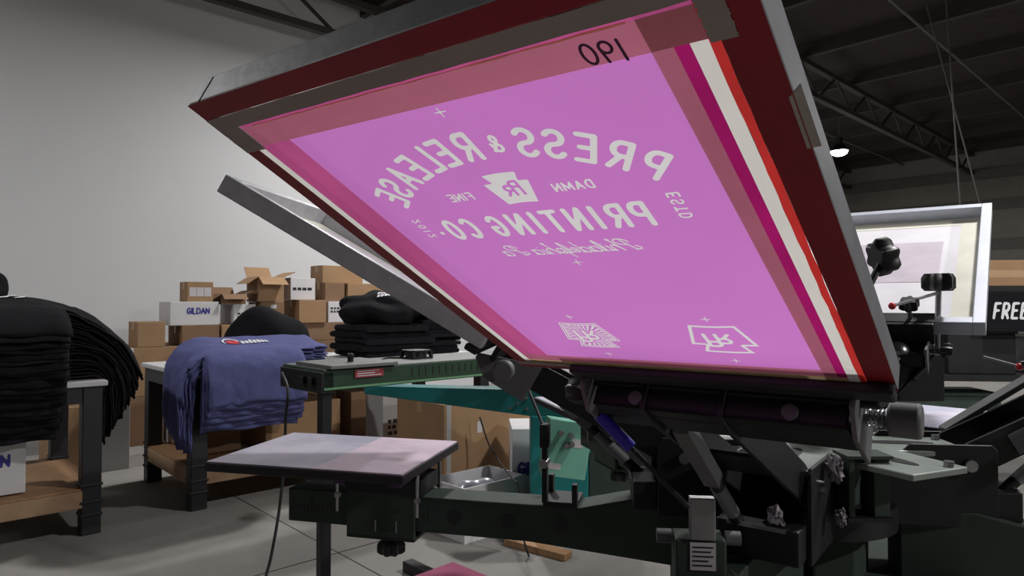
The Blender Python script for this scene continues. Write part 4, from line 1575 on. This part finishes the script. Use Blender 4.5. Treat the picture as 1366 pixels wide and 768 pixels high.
# around the teal machine
pc_ = at(592, 560, 4.05)
ub, nb_ = pc_.x * U.x + pc_.y * U.y, pc_.x * N.x + pc_.y * N.y
zt_ = at(592, 540, 4.05).z
t = carton('cardboard_box', ub, ub + .75, nb_, .50, 0, zt_, 'cardboard', 'big brown box with a taped corner on the floor')
MB().box(rc(ub - .001, nb_ - .001, .05), U * .03, N * -.001 + N * .0, Z * (zt_ - .06)).build('corner_tape', 'packing_tape', t) if False else None
MB().box(rc(ub + .02, nb_ - .0012, .0), U * .035, N * .0012, Z * zt_).build('corner_tape', 'cardboard_grey', t)
MB().box(rc(ub + .26, nb_ - .0012, zt_ - .2), U * .04, N * .0012, Z * .07).build('sticker', 'label_white', t)
pc_ = at(512, 560, 4.6)
ub2, nb2 = pc_.x * U.x + pc_.y * U.y, pc_.x * N.x + pc_.y * N.y
t = carton('cardboard_box', ub2 - .02, ub2 + .26, nb2 - .02, .22, 0, at(512, 522, 4.6).z, 'cardboard_grey', 'tall grey-white box with dark print beside the big brown box', tape=False)
marks(t, ub2 + .02, nb2 - .02, .35, .18, .12, 3, seed=8)
pw = at(683, 620, 3.92)
uw, nw = pw.x * U.x + pw.y * U.y, pw.x * N.x + pw.y * N.y
gtop = at(683, 572, 3.92).z
t = thing('cardboard_box', V((pw.x, pw.y, 0)), 'white box with blue lettering beside the teal pedestal', 'box')
MB().box(V((pw.x, pw.y, 0)), V((.36, .02, 0)), V((-.02, .36, 0)), Z * gtop).build('body', 'cardboard_white', t, bevel=.004)
ax_ = V((.36, .02, 0)).normalized()
print_text('box_lettering', 'GILDAN', V((pw.x, pw.y, 0)) + ax_ * .16 + V((.02, -.36, 0)).normalized() * .0015 + Z * (at(690, 625, 3.92).z), ax_, Z, .062, .016, 'ink_blue', t, gap=.2)
# open white tray
tr = on_z(640, 690, 0)
ut, nt_ = 2.05, 2.55
p_ = at(638, 655, 3.80)
ut, nt_ = p_.x * U.x + p_.y * U.y, p_.x * N.x + p_.y * N.y
t = thing('open_tray', V((p_.x, p_.y, 0)), 'shallow open white tray of scraps on the floor behind the arm', 'tray')
zt2 = .285
for nm, o_, a_, b_ in (('side', rc(ut - .22, nt_ - .15, 0), U * .44, N * .008), ('side', rc(ut - .22, nt_ + .15, 0), U * .44, N * .008),
                       ('side', rc(ut - .22, nt_ - .142, 0), U * .008, N * .292), ('side', rc(ut + .212, nt_ - .142, 0), U * .008, N * .292)):
    MB().box(o_, a_, b_, Z * zt2).build(nm, 'cardboard_white', t)
MB().box(rc(ut - .212, nt_ - .142, 0), U * .424, N * .284, Z * .01).build('bottom', 'cardboard_grey', t)
lump('foil_scrap', rc(ut, nt_, .01), .15, .11, .17, 21, 'foil', 'crumpled silvery plastic lying in the open white tray', 'plastic wrap', .3, .6)
# plank
p0, p1 = on_z(684, 719, 0), on_z(768, 741, 0)
d_ = (p1 - p0)
d_.z = 0
e_ = V((-d_.y, d_.x, 0)).normalized()
tag(MB().box(p0 - e_ * .035 + d_ * .05 + Z * .001, d_ * .95, e_ * -.07, Z * .035).build('plank', 'wood', bevel=.003), 'short wooden plank on the floor beneath the press arm', 'plank')
# thin cable over the box
pts = []
for px, py, d in ((640, 556, 4.12), (652, 592, 4.1), (668, 618, 4.0), (685, 640, 3.5), (692, 650, 3.45)):
    pts.append(at(px, py, d))
pts += [V((pts[-1].x + .02, pts[-1].y - .05, .1)), V((pts[-1].x + .05, pts[-1].y - .1, .006))]
sm = []
for i in range(len(pts) - 1):
    q0_, q1_, q2_, q3_ = pts[max(i - 1, 0)], pts[i], pts[i + 1], pts[min(i + 2, len(pts) - 1)]
    for k in range(5):
        t_ = k / 5
        sm.append(.5 * ((2 * q1_) + (q2_ - q0_) * t_ + (2 * q0_ - 5 * q1_ + 4 * q2_ - q3_) * t_ * t_ + (3 * q1_ - q0_ - 3 * q2_ + q3_) * t_ ** 3))
sm.append(pts[-1])
tag(MB().tube(sm, .005, 6).build('cable', 'cable', smooth=True), 'thin dark cable trailing over the big brown box', 'cable')

# ================================================================== RACK ON THE RIGHT
RK = at(1325, 500, 4.6)
r0 = V((RK.x, RK.y, 0))
rx, ry = V((1, -.08, 0)).normalized(), V((.08, 1, 0)).normalized()
rack = thing('storage_rack', r0 - rx * .6, 'dark steel storage rack behind the pale screen', 'rack')
for a_ in (-.95, 1.3):
    for b_ in (0, .5):
        MB().box(r0 + rx * a_ + ry * b_, rx * .05, ry * .05, Z * 1.75).build('upright', 'black_metal', rack)
for z_ in (.25, .72, 1.33):
    MB().box(r0 + rx * -.95 + ry * 0 + Z * z_, rx * 2.3, ry * .55, Z * .04).build('rack_shelf', 'black_metal', rack)
t = thing('cardboard_box', r0 + rx * .18 + ry * .25 + Z * 1.37, 'brown box on the dark storage rack above the black banner', 'box')
MB().box(r0 + rx * .02 + ry * .1 + Z * 1.37, rx * .4, ry * .35, Z * .18).build('body', 'cardboard', t, bevel=.004)
MB().box(r0 + rx * .02 + ry * .0995 + Z * 1.43, rx * .4, ry * .0005, Z * .05).build('packing_tape', 'packing_tape', t)
bn = thing('banner', r0 + Z * 1.08, 'black banner with white slanted lettering hung on the dark rack', 'banner')
MB().box(r0 - rx * .04 - ry * .02 + Z * 1.06, rx * 1.1, ry * .012, Z * .27).build('cloth', 'black_cloth', bn)
for k, c_ in enumerate('FREE'):
    print_text('lettering', c_, r0 + rx * (.012 + .058 * k) - ry * .0215 + Z * 1.2, rx, Z, .10, .017, 'ink_white', bn, slant=.15, wide=.62)
for i, (x_, z_, ww, hh, mm_, lb) in enumerate(((-.85, .76, .5, .35, 'black_plastic', 'black plastic crate on the middle shelf of the dark rack'),
                                              (-.25, .76, .45, .28, 'black_metal', 'long black lidded bin on the middle shelf of the dark rack'),
                                              (.35, .76, .5, .25, 'knob_grey', 'grey bin on the middle shelf of the dark rack'),
                                              (-.6, .29, .7, .32, 'green_black', 'dark green tub on the bottom shelf of the dark rack'))):
    t = thing('storage_bin', r0 + rx * (x_ + ww / 2) + ry * .25 + Z * z_, lb, 'bin')
    MB().box(r0 + rx * x_ + ry * .08 + Z * z_, rx * ww, ry * .38, Z * hh).build('body', mm_, t, bevel=.008)
    MB().box(r0 + rx * (x_ - .01) + ry * .07 + Z * (z_ + hh), rx * (ww + .02), ry * .40, Z * .02).build('lid', mm_, t, bevel=.004)
